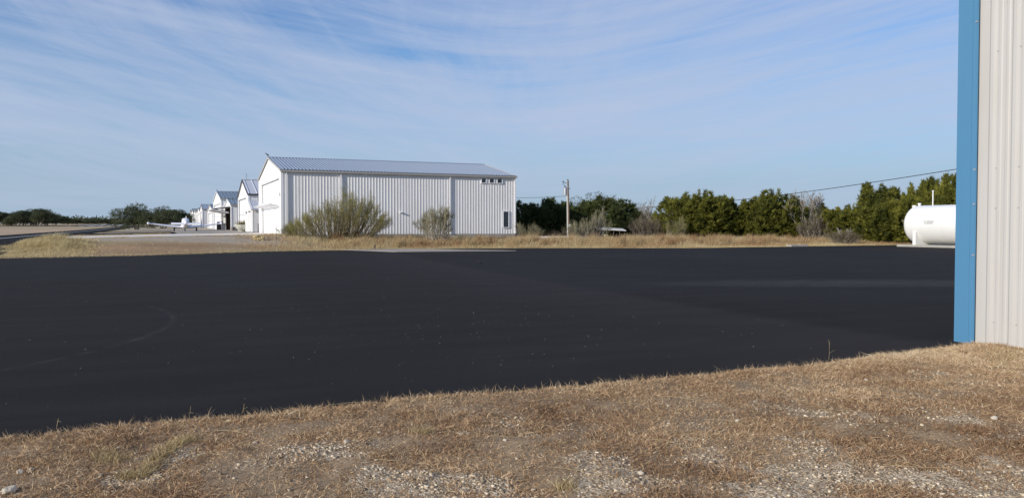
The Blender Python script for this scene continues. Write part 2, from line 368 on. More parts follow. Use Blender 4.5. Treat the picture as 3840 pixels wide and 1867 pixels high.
# ground
def ground_mat():
    m, t, b = newmat('ground_soil', .95, .12)
    v = N(t, 'ShaderNodeTexCoord').outputs['Object']
    ca = N(t, 'ShaderNodeAttribute'); ca.attribute_name = 'zone'
    ga = N(t, 'ShaderNodeAttribute'); ga.attribute_name = 'gravel'
    n1 = noise(t, v, 3.2, 6, .7); n2 = noise(t, v, 45, 4, .7); n3 = noise(t, mapping(t, v, sc=(.25, .8, 1)), .35, 5, .65)
    c = mixc(t, 1.0, ca.outputs['Color'], ramp(t, n1, [(.25, .72), (.75, 1.25)]), 'MULTIPLY')
    c = mixc(t, 1.0, c, ramp(t, n2, [(.3, .6), (.7, 1.3)]), 'MULTIPLY')
    c = mixc(t, 1.0, c, ramp(t, n3, [(.3, .82), (.7, 1.16)]), 'MULTIPLY')
    fb1 = noise(t, mapping(t, v, rot=(0, 0, R(25)), sc=(1, .16, 1)), 210, 4, .7, 1.5); fb2 = noise(t, mapping(t, v, rot=(0, 0, R(-48)), sc=(1, .16, 1)), 190, 4, .7, 1.5)
    c = mixc(t, 1.0, c, ramp(t, math_n(t, 'MAXIMUM', fb1, fb2), [(.42, .62), (.68, 1.45)]), 'MULTIPLY')
    vo = N(t, 'ShaderNodeTexVoronoi'); vo.inputs['Scale'].default_value = 62; t.links.new(v, vo.inputs['Vector'])
    sv = N(t, 'ShaderNodeSeparateColor'); t.links.new(vo.outputs['Color'], sv.inputs[0])
    gc = ramp(t, sv.outputs[0], [(0, (.24, .175, .11)), (.5, (.47, .37, .25)), (1, (.66, .54, .39))])
    f = math_n(t, 'GREATER_THAN', math_n(t, 'ADD', ga.outputs['Fac'], math_n(t, 'MULTIPLY', math_n(t, 'SUBTRACT', sv.outputs[1], .5), .7)), .5)
    c = mixc(t, f, c, gc); t.links.new(c, b.inputs['Base Color'])
    bn = N(t, 'ShaderNodeBump'); bn.inputs['Strength'].default_value = .8; bn.inputs['Distance'].default_value = .012
    hgt = math_n(t, 'ADD', math_n(t, 'MULTIPLY', n2, .8), math_n(t, 'MULTIPLY', math_n(t, 'SUBTRACT', .5, vo.outputs['Distance']), f))
    t.links.new(hgt, bn.inputs['Height']); t.links.new(bn.outputs[0], b.inputs['Normal'])
    return m
M['ground'] = ground_mat()

# ------------------------------------------------------------------ terrain
GPATCH = [(1130,1700,150,50),(1500,1810,200,50),(660,1710,110,40),(430,1815,170,35),(175,1757,60,20),(500,1823,120,35),(20,1845,60,30),(950,1750,80,25),
 (1210,1704,90,40),(1396,1797,90,35),(1629,1671,40,20),(1838,1816,110,40),(1768,1564,30,12),(1736,1629,40,12),(2015,1760,60,20),(1582,1848,80,25),
 (2404,1516,60,12),(2423,1784,260,70),(2614,1669,120,20),(3059,1653,160,15),(3091,1739,130,50),(3537,1771,230,60),(3569,1586,120,20),(3728,1644,100,20),
 (2295,1809,150,50),(2836,1841,250,40),(3123,1472,40,10),(3244,1437,30,8),(3350,1690,200,40),(3720,1740,120,60),(3000,1800,300,60),(2650,1750,200,30)]
GP = []
for (px, py, rx, ry) in GPATCH:
    d = EYE*FPX/(py-HOR); X, Y = pp(px, d)
    GP.append((X, Y, rx/FPX*d*1.2, max(ry/FPX*d*d/EYE*1.25, .10)))
def gravel_mask(x, y):
    x = np.asarray(x, float); y = np.asarray(y, float)
    m = np.zeros_like(x)
    for (X, Y, a, b) in GP:
        lx = (x-X)*CA-(y-Y)*SA; ly = (x-X)*SA+(y-Y)*CA
        m = np.maximum(m, 1.25-(lx/a)**2-(ly/b)**2)
    m = np.clip(m, 0, 1)
    dcam = x*SA+y*CA
    far_bias = np.where(dcam < 4.9, (4.9-dcam)*.25, 0)
    n = fbm(x*2.3+9, y*2.3, 4); n2 = fbm(x*9+3, y*9+1, 3)
    lowr = sstep((x-2.2)/2.5)*sstep((4.6-y)/1.5)*.22
    return np.clip(m*.62+far_bias+lowr+(n-.5)*2.3+(n2-.5)*1.1-.05-.12*sstep((1.8-x)/2.0), 0, 1)*(y < 7.1)*sstep((7.1-y)/1.3)

def axis(pieces):
    out = []
    for a, b, s in pieces:
        n = max(1, int(round((b-a)/s))); out += list(np.linspace(a, b, n, endpoint=False))
    out.append(pieces[-1][1]); return np.array(out)
xs = axis([(-1500,-300,150),(-300,-80,20),(-80,-20,3),(-20,-6,.8),(-6,-3,.12),(-3,12,.055),(12,60,.8),(60,120,6),(120,600,60),(600,2400,300)])
ys = axis([(-60,-10,10),(-10,-1,1.2),(-1,1.5,.12),(1.5,8.0,.055),(8,46,3),(46,95,.6),(95,180,3),(180,480,12),(480,1000,40),(1000,3600,260)])
gx, gy = np.meshgrid(xs, ys, indexing='ij')
gzv = gz(gx, gy)
nx, ny = gx.shape
V = np.stack([gx, gy, gzv], -1).reshape(-1, 3)
ii, jj = np.meshgrid(np.arange(nx-1), np.arange(ny-1), indexing='ij'); a0 = (ii*ny+jj).ravel()
Q = np.stack([a0, a0+ny, a0+ny+1, a0+1], 1)
ground = np_obj('ground', V, Q, None, M['ground'], smooth=True)
fx, fy = gx.ravel(), gy.ravel()
def C3(c): return np.array(c)[None, :]
zone = np.repeat(C3((.33, .24, .15)), len(fx), 0)
ee = fy-pad_edge(fx); nzz = fbm(fx*.25, fy*.25)[:, None]
w = ((ee > -1) & (fy > 20))[:, None]
straw = C3((.42, .33, .19)); orange = C3((.38, .245, .135)); cal = C3((.44, .37, .29)); field = C3((.50, .36, .235)); lawn = C3((.36, .31, .18))
zf = straw*(.85+.3*nzz)
orf = (np.exp(-((fx-1)/8)**2-((ee-5.0)/4.2)**2)[:, None])*1.5*np.clip(nzz*2-.1, .3, 1.2)
zf = zf*(1-np.clip(orf, 0, 1))+orange*np.clip(orf, 0, 1)
cf = np.clip(sstep((fx+8)/3)*sstep((12-fx)/3)*sstep((fy-60.5)/2.5), 0, 1)[:, None]
zf = zf*(1-cf)+cal*cf
ff = (sstep((-14.5-fx)/2)*sstep((fy-40)/4))[:, None]
zf = zf*(1-ff)+field*(.9+.25*nzz)*ff
fg = (sstep((fy-185)/60)*sstep((20-fx)/10))[:, None]*np.clip(.4+nzz, 0, 1)
zf = zf*(1-fg*.5)+lawn*fg*.5
bt = (sstep((fx-12)/3)*sstep((ee-9)/4))[:, None]
zf = zf*(1-bt)+C3((.16, .12, .075))*bt
zone = np.where(w, zf, zone)
me = ground.data
ca = me.attributes.new('zone', 'FLOAT_COLOR', 'POINT'); ca.data.foreach_set('color', np.concatenate([zone, np.ones((len(fx), 1))], 1).astype(np.float32).ravel())
gm_ = gravel_mask(fx, fy); gm_ = np.where(cf[:, 0] > .3, .30*cf[:, 0], gm_)
gat = me.attributes.new('gravel', 'FLOAT', 'POINT'); gat.data.foreach_set('value', gm_.astype(np.float32))
setp(ground, kind='structure')

def sheet(name, x0, x1, y0, y1, mat, off=.03, step=1.0, label=None, fn=None, skirt=0):
    nx_ = max(2, int((x1-x0)/step)+1); ny_ = max(2, int((y1-y0)/step)+1)
    X, Y = np.meshgrid(np.linspace(x0, x1, nx_), np.linspace(y0, y1, ny_), indexing='ij')
    if fn is not None: X, Y = fn(X, Y)
    Z = gz(X, Y)+off
    V = np.stack([X, Y, Z], -1).reshape(-1, 3)
    i, j = np.meshgrid(np.arange(nx_-1), np.arange(ny_-1), indexing='ij'); a = (i*ny_+j).ravel()
    Q = np.stack([a, a+ny_, a+ny_+1, a+1], 1)
    o = np_obj(name, V, Q, None, mat); setp(o, kind='structure'); return o
# asphalt apron: top at z = 0
def apron_fn(X, Y):
    t = (Y-8.0)/(50.0-8.0)
    y0 = near_edge(X)+.09*(fbm(X*1.3, X*0+3.3)-.5); y1 = pad_edge(X)+.10*(fbm(X*2.0, X*0+7.7)-.5)*2
    return X, y0+t*(y1-y0)
nx_, ny_ = 420, 30
Xa, Ya = np.meshgrid(np.linspace(-45, 92, nx_), np.linspace(8, 50, ny_), indexing='ij'); Xa, Ya = apron_fn(Xa, Ya)
Va = np.stack([Xa, Ya, np.zeros_like(Xa)], -1).reshape(-1, 3); i_, j_ = np.meshgrid(np.arange(nx_-1), np.arange(ny_-1), indexing='ij'); a_ = (i_*ny_+j_).ravel()
setp(np_obj('asphalt_apron', Va, np.stack([a_, a_+ny_, a_+ny_+1, a_+1], 1), None, M['asphalt']), kind='structure')
sheet('taxiway', -14.6, -8.0, 30, 400, M['asphalt2'], .05, 1.5)
sheet('taxiway_center_line', -11.41, -11.19, 30, 395, M['whitepaint'], .062, 1.5)
sheet('concrete_lane', -7.9, 9.40, 70.0, 86.0, M['paleconcrete'], .035, 1.0, fn=lambda X, Y: (X, Y+np.clip(-X, 0, 8)/8*-.6))
sheet('hangar_apron', 1.7, 9.40, 92, 168, M['apron_c'], .03, 1.2)
sheet('taxiway_branch', -7.9, 1.6, 91, 110, M['asphalt2'], .045, 1.0)
sheet('taxiway_branch', -7.9, 1.6, 128, 134, M['asphalt2'], .045, 1.0)
sheet('runway', -36, -15, 392, 1600, M['asphalt2'], .12, 8)
sheet('runway_turnaround', -95, -36.2, 388, 398, M['asphalt2'], .12, 4)
for k in range(5):
    o = sheet('threshold_marking', -33+3.6*k, -33+3.6*k+1.9, 398, 448, M['whitepaint'], .17, 1.9)
# broken-edged concrete pad at the far edge of the asphalt
pad = MB(); pts = [(13.95,50.2),(16.5,50.0),(19.2,49.7),(22.0,49.3),(21.2,50.6),(19.5,52.2),(18.6,54.0),(17.2,56.0),(15.5,56.9),(13.6,56.6),(11.8,56.2),(12.8,53.6)]
pad.prism(pts, lambda u, v, w_: (u, v, w_), -.02, .028)
setp(pad.build('concrete_pad', M['apron_c']), kind='structure')

# ------------------------------------------------------------------ hangars
def profile(s0, s1, pitch, h, extra=(), half=.05, top=.02):
    pts = [(s0, 0.0)]
    n = int((s1-s0)/pitch); off = ((s1-s0)-n*pitch)/2
    for k in range(n+1):
        c = s0+off+k*pitch
        if c-half <= s0+.01 or c+half >= s1-.01: continue
        pts += [(c-half, 0), (c-top, h), (c+top, h), (c+half, 0)]
    pts.append((s1, 0.0))
    for e in extra:
        if s0 < e < s1:
            hh = np.interp(e, [p[0] for p in pts], [p[1] for p in pts]); pts.append((e, float(hh)))
    pts.sort(key=lambda p: p[0]); return pts
def ribbed(mb, prof, Af, Bf, n):
    n = Vector(n); prev = None
    for s, h in prof:
        a = Vector(Af(s))+n*h; b = Vector(Bf(s))+n*h
        if prev: mb.face(prev[0], a, b, prev[1])
        prev = (a, b)
    return mb
def hangar(name, label, X0, Y0, L, W, slab, eave, rise, door, pitch=.27, ribh=.035, roof='roof', trim='white_trim', rake='greytrim', gutter=True,
           doormid=True, doormat='door_white', opened=False, apex=.5, stem=0.7, rear=True, roofpitch=.30, group='white metal hangars in a row'):
    root = empty(name, (X0, Y0, slab), label, 'hangar', group)
    ya = W*apex
    ztop = lambda y: eave+(rise*y/ya if y <= ya else rise*(W-y)/(W-ya))
    dy0, dy1, dh = door
    fw = MB()
    for (a, b, base) in ((0, dy0, 0), (dy0, dy1, dh), (dy1, W, 0)):
        if b-a < .05: continue
        ribbed(fw, profile(a, b, pitch, ribh*.8, extra=(ya,)), lambda s, bs=base: (0, s, bs), lambda s: (0, s, ztop(s)), (-1, 0, 0))
    fw.build('front_wall', M['white'], root, fixn=False)
    sw = MB(); ribbed(sw, profile(0, L, pitch, ribh), lambda s: (s, 0, 0), lambda s: (s, 0, eave), (0, -1, 0))
    sw.build('side_wall', M['white'], root, fixn=False)
    sw = MB(); ribbed(sw, profile(0, L, pitch*3, ribh), lambda s: (s, W, 0), lambda s: (s, W, eave), (0, 1, 0)); sw.build('side_wall', M['white'], root, fixn=False)
    rw = MB(); ribbed(rw, profile(0, W, pitch*3, ribh, extra=(ya,)), lambda s: (L, s, 0), lambda s: (L, s, ztop(s)), (1, 0, 0)); rw.build('rear_wall', M['white'], root, fixn=False)
    ov = .12; rf = MB()
    sl1 = rise/ya; sl2 = rise/(W-ya)
    n1 = Vector((0, -sl1, 1)).normalized(); n2 = Vector((0, sl2, 1)).normalized()
    pr = profile(-ov, L+ov, roofpitch, .065, half=.06, top=.022)
    ribbed(rf, pr, lambda s: (s, -ov, eave-sl1*ov+.05), lambda s: (s, ya, eave+rise+.05), n1)
    ribbed(rf, pr, lambda s: (s, W+ov, eave-sl2*ov+.05), lambda s: (s, ya, eave+rise+.05), n2)
    rc = .16
    rf.face((-ov, ya-rc, eave+rise+.115-rc*sl1), (L+ov, ya-rc, eave+rise+.115-rc*sl1), (L+ov, ya, eave+rise+.12), (-ov, ya, eave+rise+.12))
    rf.face((-ov, ya, eave+rise+.12), (L+ov, ya, eave+rise+.12), (L+ov, ya+rc, eave+rise+.115-rc*sl2), (-ov, ya+rc, eave+rise+.115-rc*sl2))
    rf.build('roof', M[roof], root, fixn=False)
    rk = MB(); th = .16
    for (p, q) in (((-ov, eave-sl1*ov), (ya, eave+rise)), ((W+ov, eave-sl2*ov), (ya, eave+rise))):
        for xx in ((-ov-.03, -ov+.02), (L+ov-.02, L+ov+.03)):
            rk = MB(); rk.prism([(p[0], p[1]-th+.09), (q[0], q[1]-th+.09), (q[0], q[1]+.10), (p[0], p[1]+.10)], lambda u, v, w_: (w_, u, v), xx[0], xx[1])
            rk.build('rake_trim', M[rake], root)
    if gutter:
        gt = MB(); gt.prism([(-.02, .0), (-.20, .0), (-.22, .16), (-.02, .16)], lambda u, v, w_: (w_, u-.04, eave-.17+v), -ov, L+ov); gt.build('gutter', M['greytrim' if gutter == 1 else gutter], root)
    for prf, zt_ in (([(-.055,-.058),(.14,-.058),(.14,-.037),(-.005,-.037),(-.005,.14),(-.055,.14)], eave-.18), ([(-.055,W-.14),(-.005,W-.14),(-.005,W+.055),(-.055,W+.055)], eave-.05), ([(L-.10,-.058),(L+.05,-.058),(L+.05,-.038),(L-.10,-.038)], eave-.18)):
        ct = MB(); ct.prism(prf, lambda u, v, w_: (u, v, w_), 0, zt_); ct.build('corner_trim', M[trim], root)
    if stem:
        fd = MB(); fd.box(-.02, L+.02, -.012, W+.02, -stem, -.004); fd.build('foundation', M['stem'], root)
    # door
    if dh > 0:
        tr = MB(); tw = .14
        tr.box(-.05, .10, dy0-tw, dy0, 0, dh+tw); tr.box(-.05, .10, dy1, dy1+tw, 0, dh+tw); tr.box(-.052, .10, dy0, dy1, dh, dh+tw*1.6)
        tr.build('door_trim', M[trim], root)
        if not opened:
            dr = MB(); mid = dh*.52
            ribbed(dr, profile(dy0, dy1, pitch*1.0, .018), lambda s: (.16, s, .03), lambda s: (.16, s, mid-.02), (-1, 0, 0))
            ribbed(dr, profile(dy0, dy1, pitch*1.0, .018), lambda s: (.16, s, mid+.02), lambda s: (.16, s, dh), (-1, 0, 0))
            dro = dr.build('door', M[doormat], root, fixn=False)
            sm = MB(); sm.box(.165, .19, dy0, dy1, mid-.02, mid+.02); sm.build('seam', M['darktrim'], dro)
        else:
            dro = None
    else: dro = None
    return root, dro

# nearest hangar
H1, H1door = hangar('hangar', 'large white metal hangar nearest the camera with blue-grey ribbed roof behind bushes', 9.48, 70.1, 21.7, 16.7, .98, 5.48, 1.66, (1.27, 14.4, 4.85), stem=.95, ribh=.021)
# wind truss across the bifold door at half height
ts = MB(); zt = 2.62; xo = -.75
for y0 in (1.35,):
    ts.tube((xo, 1.3, zt+.02), (xo, 14.9, zt+.02), .03, n=6); ts.tube((-.02, 1.3, zt-.12), (-.02, 14.4, zt-.12), .025, n=6); ts.tube((xo+.37, 1.3, zt-.02), (xo+.37, 14.4, zt-.02), .02, n=6)
    n = 26
    for k in range(n):
        ya = 1.3+13.1*k/n; yb = 1.3+13.1*(k+1)/n
        ts.tube((xo, ya, zt+.02), (.0, (ya+yb)/2, zt-.12), .016, n=5); ts.tube((.0, (ya+yb)/2, zt-.12), (xo, yb, zt+.02), .016, n=5)
        ts.tube((xo, ya, zt+.02), (.05, ya, zt+.35), .012, n=5)
ts.build('truss', M['white_trim'], H1door)
# windows on the long wall
def wall_window(root, x0, x1, z0, z1, fr=.075):
    f = MB(); yo, yi = -.095, -.02
    f.box(x0, x1, yo, yi, z1-fr, z1); f.box(x0, x1, yo, yi, z0, z0+fr); f.box(x0, x0+fr, yo, yi, z0+fr, z1-fr); f.box(x1-fr, x1, yo, yi, z0+fr, z1-fr)
    wo_ = f.build('window', M['white_trim'], root)
    gl = MB(); gl.box(x0+fr-.01, x1-fr+.01, -.052, -.045, z0+fr-.01, z1-fr+.01); gl.build('pane', M['glass'], wo_)
def wallx(px):            # distance along the long wall for a photo column
    r = (px-1920)/FPX; return (r*68+19.56)/(.9153-.4027*r)
for (a, b) in ((1803, 1824), (1833, 1854), (1862, 1884)):
    wall_window(H1, wallx(a), wallx(b), zz(689.7, 75.9)-.98, zz(668.3, 75.9)-.98)
wall_window(H1, wallx(1884.5), wallx(1908.5), zz(854.5, 76.4)-.98, zz(791, 76.4)-.98)
for px in (1075, 1279, 1687, 1930):
    x = wallx(px); ds = MB(); ds.box(x-.055, x+.055, -.16, -.06, .16, 5.32); ds.box(x-.055, x+.055, -.30, -.06, .08, .16)
    ds.build('downspout', M['white_trim'], H1)
lt = MB(); x = wallx(1503); lz = zz(797, 72)-.98
lt.box(x-.12, x+.12, -.24, -.04, lz-.02, lz+.05).box(x-.05, x+.05, -.10, -.03, lz-.08, lz+.1); lt.build('wall_light', M['white_trim'], H1)
rl = MB(); rl.box(-.10, -.05, .62, .80, 3.3, 3.55); rl.build('door_sensor', M['greytrim'], H1)
# black bird finial on the gable
fb = MB(); fb.tube((0, 0, 0), (0, 0, .10), .02); fb.loft([[(dx*r, dy, dz*r+zc_) for dx, dz in ((1,0),(.7,.7),(0,1),(-.7,.7),(-1,0),(-.7,-.7),(0,-1),(.7,-.7))] for dy, r, zc_ in ((-.16,.01,.12),(-.10,.05,.14),(0,.075,.18),(.08,.06,.24),(.11,.055,.29),(.16,.04,.31),(.24,.005,.30))])
o = fb.build('bird_ornament', M['black']); o.location = (9.48-.12, 70.1+8.35, .98+7.25); o.rotation_euler = (0, 0, R(70)); setp(o, 'small black bird ornament on the gable peak of the nearest hangar', 'ornament')

# second hangar with a lean-to
Y2 = facade_y(933); W2 = facade_y(895)-Y2
H2, H2d = hangar('hangar', 'white hangar with pale roof, lean-to side and weather vane, second from the camera', 9.48, Y2, 20, W2, 1.06, 4.42, 1.95, (facade_y(926)-Y2, W2-.35, 4.05), roof='roof_pale', rake='darktrim', trim='white_trim', gutter='darktrim', pitch=.9, ribh=.03, roofpitch=.9, stem=.4)
lh = MB(); LW = 3.9; topz, lowz = 3.75, 2.55
lh.face((0, -LW, 0), (0, 0, 0), (0, 0, topz), (0, -LW, lowz)); ribbed(lh, profile(0, 20, .9, .03), lambda s: (s, -LW, 0), lambda s: (s, -LW, lowz), (0, -1, 0)); lh.face((20, -LW, 0), (20, 0, 0), (20, 0, topz), (20, -LW, lowz))
lean = lh.build('lean_to', M['white'], H2, fixn=False)
lr = MB(); ribbed(lr, profile(-.1, 20, .9, .04), lambda s: (s, -LW-.15, lowz+.0), lambda s: (s, -.02, topz+.05), (0, -.3, 1)); lr.build('roof', M['roof_pale'], lean, fixn=False)
lg = MB(); lg.box(-.1, 20, -LW-.28, -LW-.155, lowz-.14, lowz+.02); lg.build('gutter', M['greytrim'], lean)
bl = MB(); bl.box(-.2, 0, -2.1, -1.9, 2.25, 2.38); bl.build('wall_light', M['darktrim'], H2)
bl = MB(); bl.box(-.16, 0, W2*.13, W2*.13+.22, 2.2, 2.36); bl.build('wall_light', M['darktrim'], H2)
# weather vane
wv = empty('weather_vane', (9.9, Y2+W2*.5, 1.06+4.42+1.95+.1), 'thin black weather vane on the ridge of the second hangar', 'weather vane')
wv.scale = (.62, .62, .55)
v = MB(); v.tube((0,0,0), (0,0,1.25), .02, .012, 6); v.tube((0,-.45,.5),(0,.45,.5),.012,n=5); v.tube((-.45,0,.5),(.45,0,.5),.012,n=5); v.build('mast', M['black'], wv)
v = MB(); v.tube((-.1,-.5,.9),(.1,.5,.9),.014,n=5); v.prism([(-.62,.82),(-.40,.9),(-.62,.98),(-.78,.98),(-.70,.9),(-.78,.82)], lambda u, q, w_: (w_-.1, u, q), -.01, .01); v.prism([(.45,.82),(.66,.9),(.45,.98)], lambda u, q, w_: (w_+.1, u, q), -.01, .01); v.build('arrow', M['black'], wv)
v = MB(); pv = [(-.22,.95),(-.2,1.18),(-.05,1.22),(.12,1.2),(.26,1.32),(.3,1.24),(.2,1.1),(.16,.95),(.1,.95),(.06,1.06),(-.1,1.06),(-.14,.95)]; v.prism(pv, lambda u, q, w_: (w_, u, q), -.01, .01); v.build('figure', M['black'], wv)

# third hangar and its open ell
Y3 = facade_y(830); W3 = facade_y(802)-Y3
H3, H3d = hangar('hangar', 'tall white hangar with grey roof standing behind the wing with the raised door', 9.48, Y3, 24, W3, 1.16, 5.25, 1.6, (1.6, W3-1.5, 4.5), roof='roof_grey', rake='white_trim', pitch=.6, roofpitch=.6, stem=.4)
YE = Y3-12.7
HE, _ = hangar('hangar', 'low white hangar wing with its big bifold door raised open, dark inside', 10.1, YE, 16, 12.6, 1.16, 3.95, .95, (.7, 12.0, 3.45), roof='roof_grey', rake='white_trim', opened=True, pitch=.6, roofpitch=.6, stem=.4)
inn = MB(); inn.box(.3, 15.8, .15, 12.4, .0, .02).face((9, .1, 0), (9, 12.5, 0), (9, 12.5, 3.9), (9, .1, 3.9)).face((.1, .1, 3.8), (9, .1, 3.8), (9, 12.5, 3.8), (.1, 12.5, 3.8)).face((.15, 12.4, 0), (9, 12.4, 0), (9, 12.4, 3.8), (.15, 12.4, 3.8)).face((.15, .12, 0), (9, .12, 0), (9, .12, 3.8), (.15, .12, 3.8))
inn.build('interior', M['interior'], HE, fixn=False)
bf = MB()
def slabp(mb, a, b, y0, y1, t=.09):
    (xa, za), (xb, zb) = a, b; mb.prism([(xa, za), (xb, zb), (xb, zb-t), (xa, za-t)], lambda u, q, w_: (u, w_, q), y0, y1)
slabp(bf, (-.05, 3.75), (-2.75, 3.35), .75, 11.95); bfo = bf.build('door', M['door_white'], HE)
bf = MB(); slabp(bf, (-2.75, 3.22), (-.25, 2.72), .75, 11.95); bf.build('lower_leaf', M['door_white'], bfo)
bf = MB()
for k in range(8):
    y = 1.0+k*1.5; bf = MB(); bf.tube((-2.7, y, 3.28), (-.3, y, 2.85), .03, n=5); bf.tube((-.2, y, 3.6), (-2.6, y, 3.27), .03, n=5); bf.build('door_rib', M['steel'], bfo)
fin = MB(); fin.tube((0,0,0),(0,0,.55),.035,.01,6); fin.tube((0,0,.0),(0,0,.12),.08,.05,6)
o = fin.build('lightning_rod', M['darktrim']); o.location = (9.5, Y3+W3*.5, 1.16+5.25+1.6+.1); setp(o, 'thin dark rod at the gable peak of the tall third hangar', 'rod')

far_h = [ # px right, px left, apex z, eave z, L, roof, label
 (799, 780, 6.2, 5.0, 20, 'roof_grey', 'white hangar right after the one with the raised door, tall door panels'),
 (779, 766, 5.9, 4.9, 18, 'roof_grey', 'small white gabled hangar just right of the far tall long-roofed one'),
 (760.4, 752, 7.25, 6.0, 30, 'roof', 'tall far hangar with a long blue-grey roof standing above its neighbours'),
 (751.5, 741, 6.7, 5.6, 18, 'roof_grey', 'white far hangar left of the tall long-roofed one'),
 (740.2, 734.3, 6.6, 5.5, 18, 'roof_grey', 'narrow far hangar, eighth of the row from the camera'),
 (734, 728.4, 6.9, 5.7, 18, 'roof_grey', 'narrow far hangar, ninth of the row from the camera'),
 (726, 719, 7.4, 6.1, 24, 'roof_grey', 'third last hangar at the far end of the row behind the airplane canopy'),
 (718, 713, 7.3, 6.1, 22, 'roof_grey', 'second last hangar at the far end of the row'),
 (712, 708.4, 6.5, 5.6, 18, 'roof_grey', 'farthest and smallest white hangar at the end of the row')]
for k, (pr_, pl_, az, ez, L_, rf_, lab) in enumerate(far_h):
    ya_, yb_ = facade_y(pr_), facade_y(pl_); sl_ = g(9.48, (ya_+yb_)/2)+.02; Wd = yb_-ya_
    hangar('hangar', lab, 9.48+(.8 if k == 1 else 0), ya_, L_, Wd, sl_, ez-sl_, az-ez, (Wd*.12, Wd*.88, (ez-sl_)*.86), roof=rf_, rake='greytrim', pitch=1.2, ribh=.03, roofpitch=1.0, stem=.8, doormat='door_white')

# ------------------------------------------------------------------ near building on the right
NB = empty('metal_building', (10.06, 7.56, 0), 'beige ribbed metal building with blue corner trim at the right edge', 'building')
w_ = MB()
prof = []
s = 0.0
def major(c): return [(c-.052, 0), (c-.020, .024), (c+.020, .024), (c+.052, 0)]
def minor(c): return [(c-.03, 0), (c-.015, .006), (c+.015, .006), (c+.03, 0)]
prof = [(.2, 0)]
k = 0; c = .42
while c < 16:
    prof += major(c)+minor(c+.102)+minor(c+.203); c += .305
prof.append((16.4, 0))
ribbed(w_, prof, lambda s: (0, -s, -.15), lambda s: (0, -s, 5.6), (-1, 0, 0)); w_.build('side_wall', M['beige'], NB, fixn=False)
w_ = MB(); prof2 = [(.2, 0)]; c = .42
while c < 13: prof2 += major(c); c += .305
prof2.append((13.2, 0)); ribbed(w_, prof2, lambda s: (s, 0, -.15), lambda s: (s, 0, 5.6), (0, 1, 0)); w_.build('end_wall', M['beige'], NB, fixn=False)
w_ = MB(); w_.face((-.2, .2, 5.6), (13.5, .2, 7.0), (13.5, -16.6, 7.0), (-.2, -16.6, 5.6)).face((-.2,.2,5.5),(13.5,.2,6.9),(13.5,-16.6,6.9),(-.2,-16.6,5.5)); w_.build('roof', M['roof_grey'], NB, fixn=False)
w_ = MB(); w_.prism([(-.052, .052), (-.052, -.228), (-.036, -.238), (-.030, -.17), (-.030, -.02), (.0, .03), (.24, .03), (.25, .052)], lambda u, q, z: (u, q, z), .03, 5.55)
w_.build('corner_trim', M['blue'], NB)
w_ = MB(); w_.box(-.056, -.050, -.165, -.157, .04, 5.5); w_.build('trim_crease', M['blue'], NB)
for z in (zz(1279, 10.8), zz(956, 10.8), zz(766, 10.8), zz(638, 10.8), zz(92, 10.8)):
    sc_ = MB(); sc_.tube((-.066, -.218, z), (-.05, -.218, z), .012, .015, 8); sc_.build('screw', M['steel'], NB)
w_ = MB(); w_.box(-.02, 13, -16.4, .01, -.4, -.002); w_.build('foundation', M['stem'], NB)

# ------------------------------------------------------------------ storage tank on its slab
tx0, ty1 = 32.6, 46.4
slabx = 32.0
SL = MB(); SL.box(0, 7.0, -16, 0, -.02, .17); o = SL.build('concrete_slab', M['concrete']); 
pxy = pp(3363, 66.5); o.location = (pxy[0], pxy[1], 0); setp(o, 'long low concrete slab under the white storage tank', 'slab')
SX, SY = pxy
Rt = 1.56
TK = empty('storage_tank', (SX+1.75, SY-.75, .17), 'big white horizontal storage tank with rounded end beside cedar trees', 'tank')
def disc(y, r, n=48): return [(r*math.cos(2*math.pi*k/n), y, Rt+.10+r*math.sin(2*math.pi*k/n)) for k in range(n)]
rings = []
dl = .85
for k in range(11):
    t = k/10*math.pi/2; rings.append(disc(-12-dl*math.cos(t), max(Rt*math.sin(t), .01)))
for k in range(11):
    t = math.pi/2*(1-k/10); rings.append(disc(0+dl*math.cos(t), max(Rt*math.sin(t), .01)))
tb = MB(); tb.loft(rings); tb.build('shell', M['tank'], TK, smooth=True)
for y in (-.75, -9.5):
    sd = MB(); pr = [(-1.55, 0), (1.55, 0), (1.55, 1.1)]+[(math.cos(a)*(Rt+.0), Rt+.10+math.sin(a)*Rt) for a in np.linspace(R(-38), R(-142), 16)]+[(-1.55, 1.1)]
    sd.prism(pr, lambda u, q, w2: (u, w2, q), y-.14, y+.14); sd.build('saddle', M['tank'], TK)
zt = 2*Rt+.10
v = MB(); v.tube((0, -1.2, zt-.05), (0, -1.2, zt+1.15), .045, n=10); v.tube((0, -1.2, zt+1.12), (0, -1.2, zt+1.2), .08, n=10); v.build('vent_pipe', M['tank'], TK)
v = MB(); v.tube((0, .05, zt-.06), (0, .05, zt+.12), .10, n=12); v.tube((0, .05, zt+.12), (0, .05, zt+.2), .15, .13, n=12); v.build('cap', M['tank'], TK)
v = MB(); v.tube((0, .55, zt-.16), (0, .55, zt+.03), .16, n=12); v.tube((0, -4.1, zt-.05), (0, -4.1, zt+.08), .13, .1, n=12); v.tube((0, -5.5, zt-.05), (0, -5.5, zt+.25), .3, n=16); v.build('hatch', M['tank'], TK)
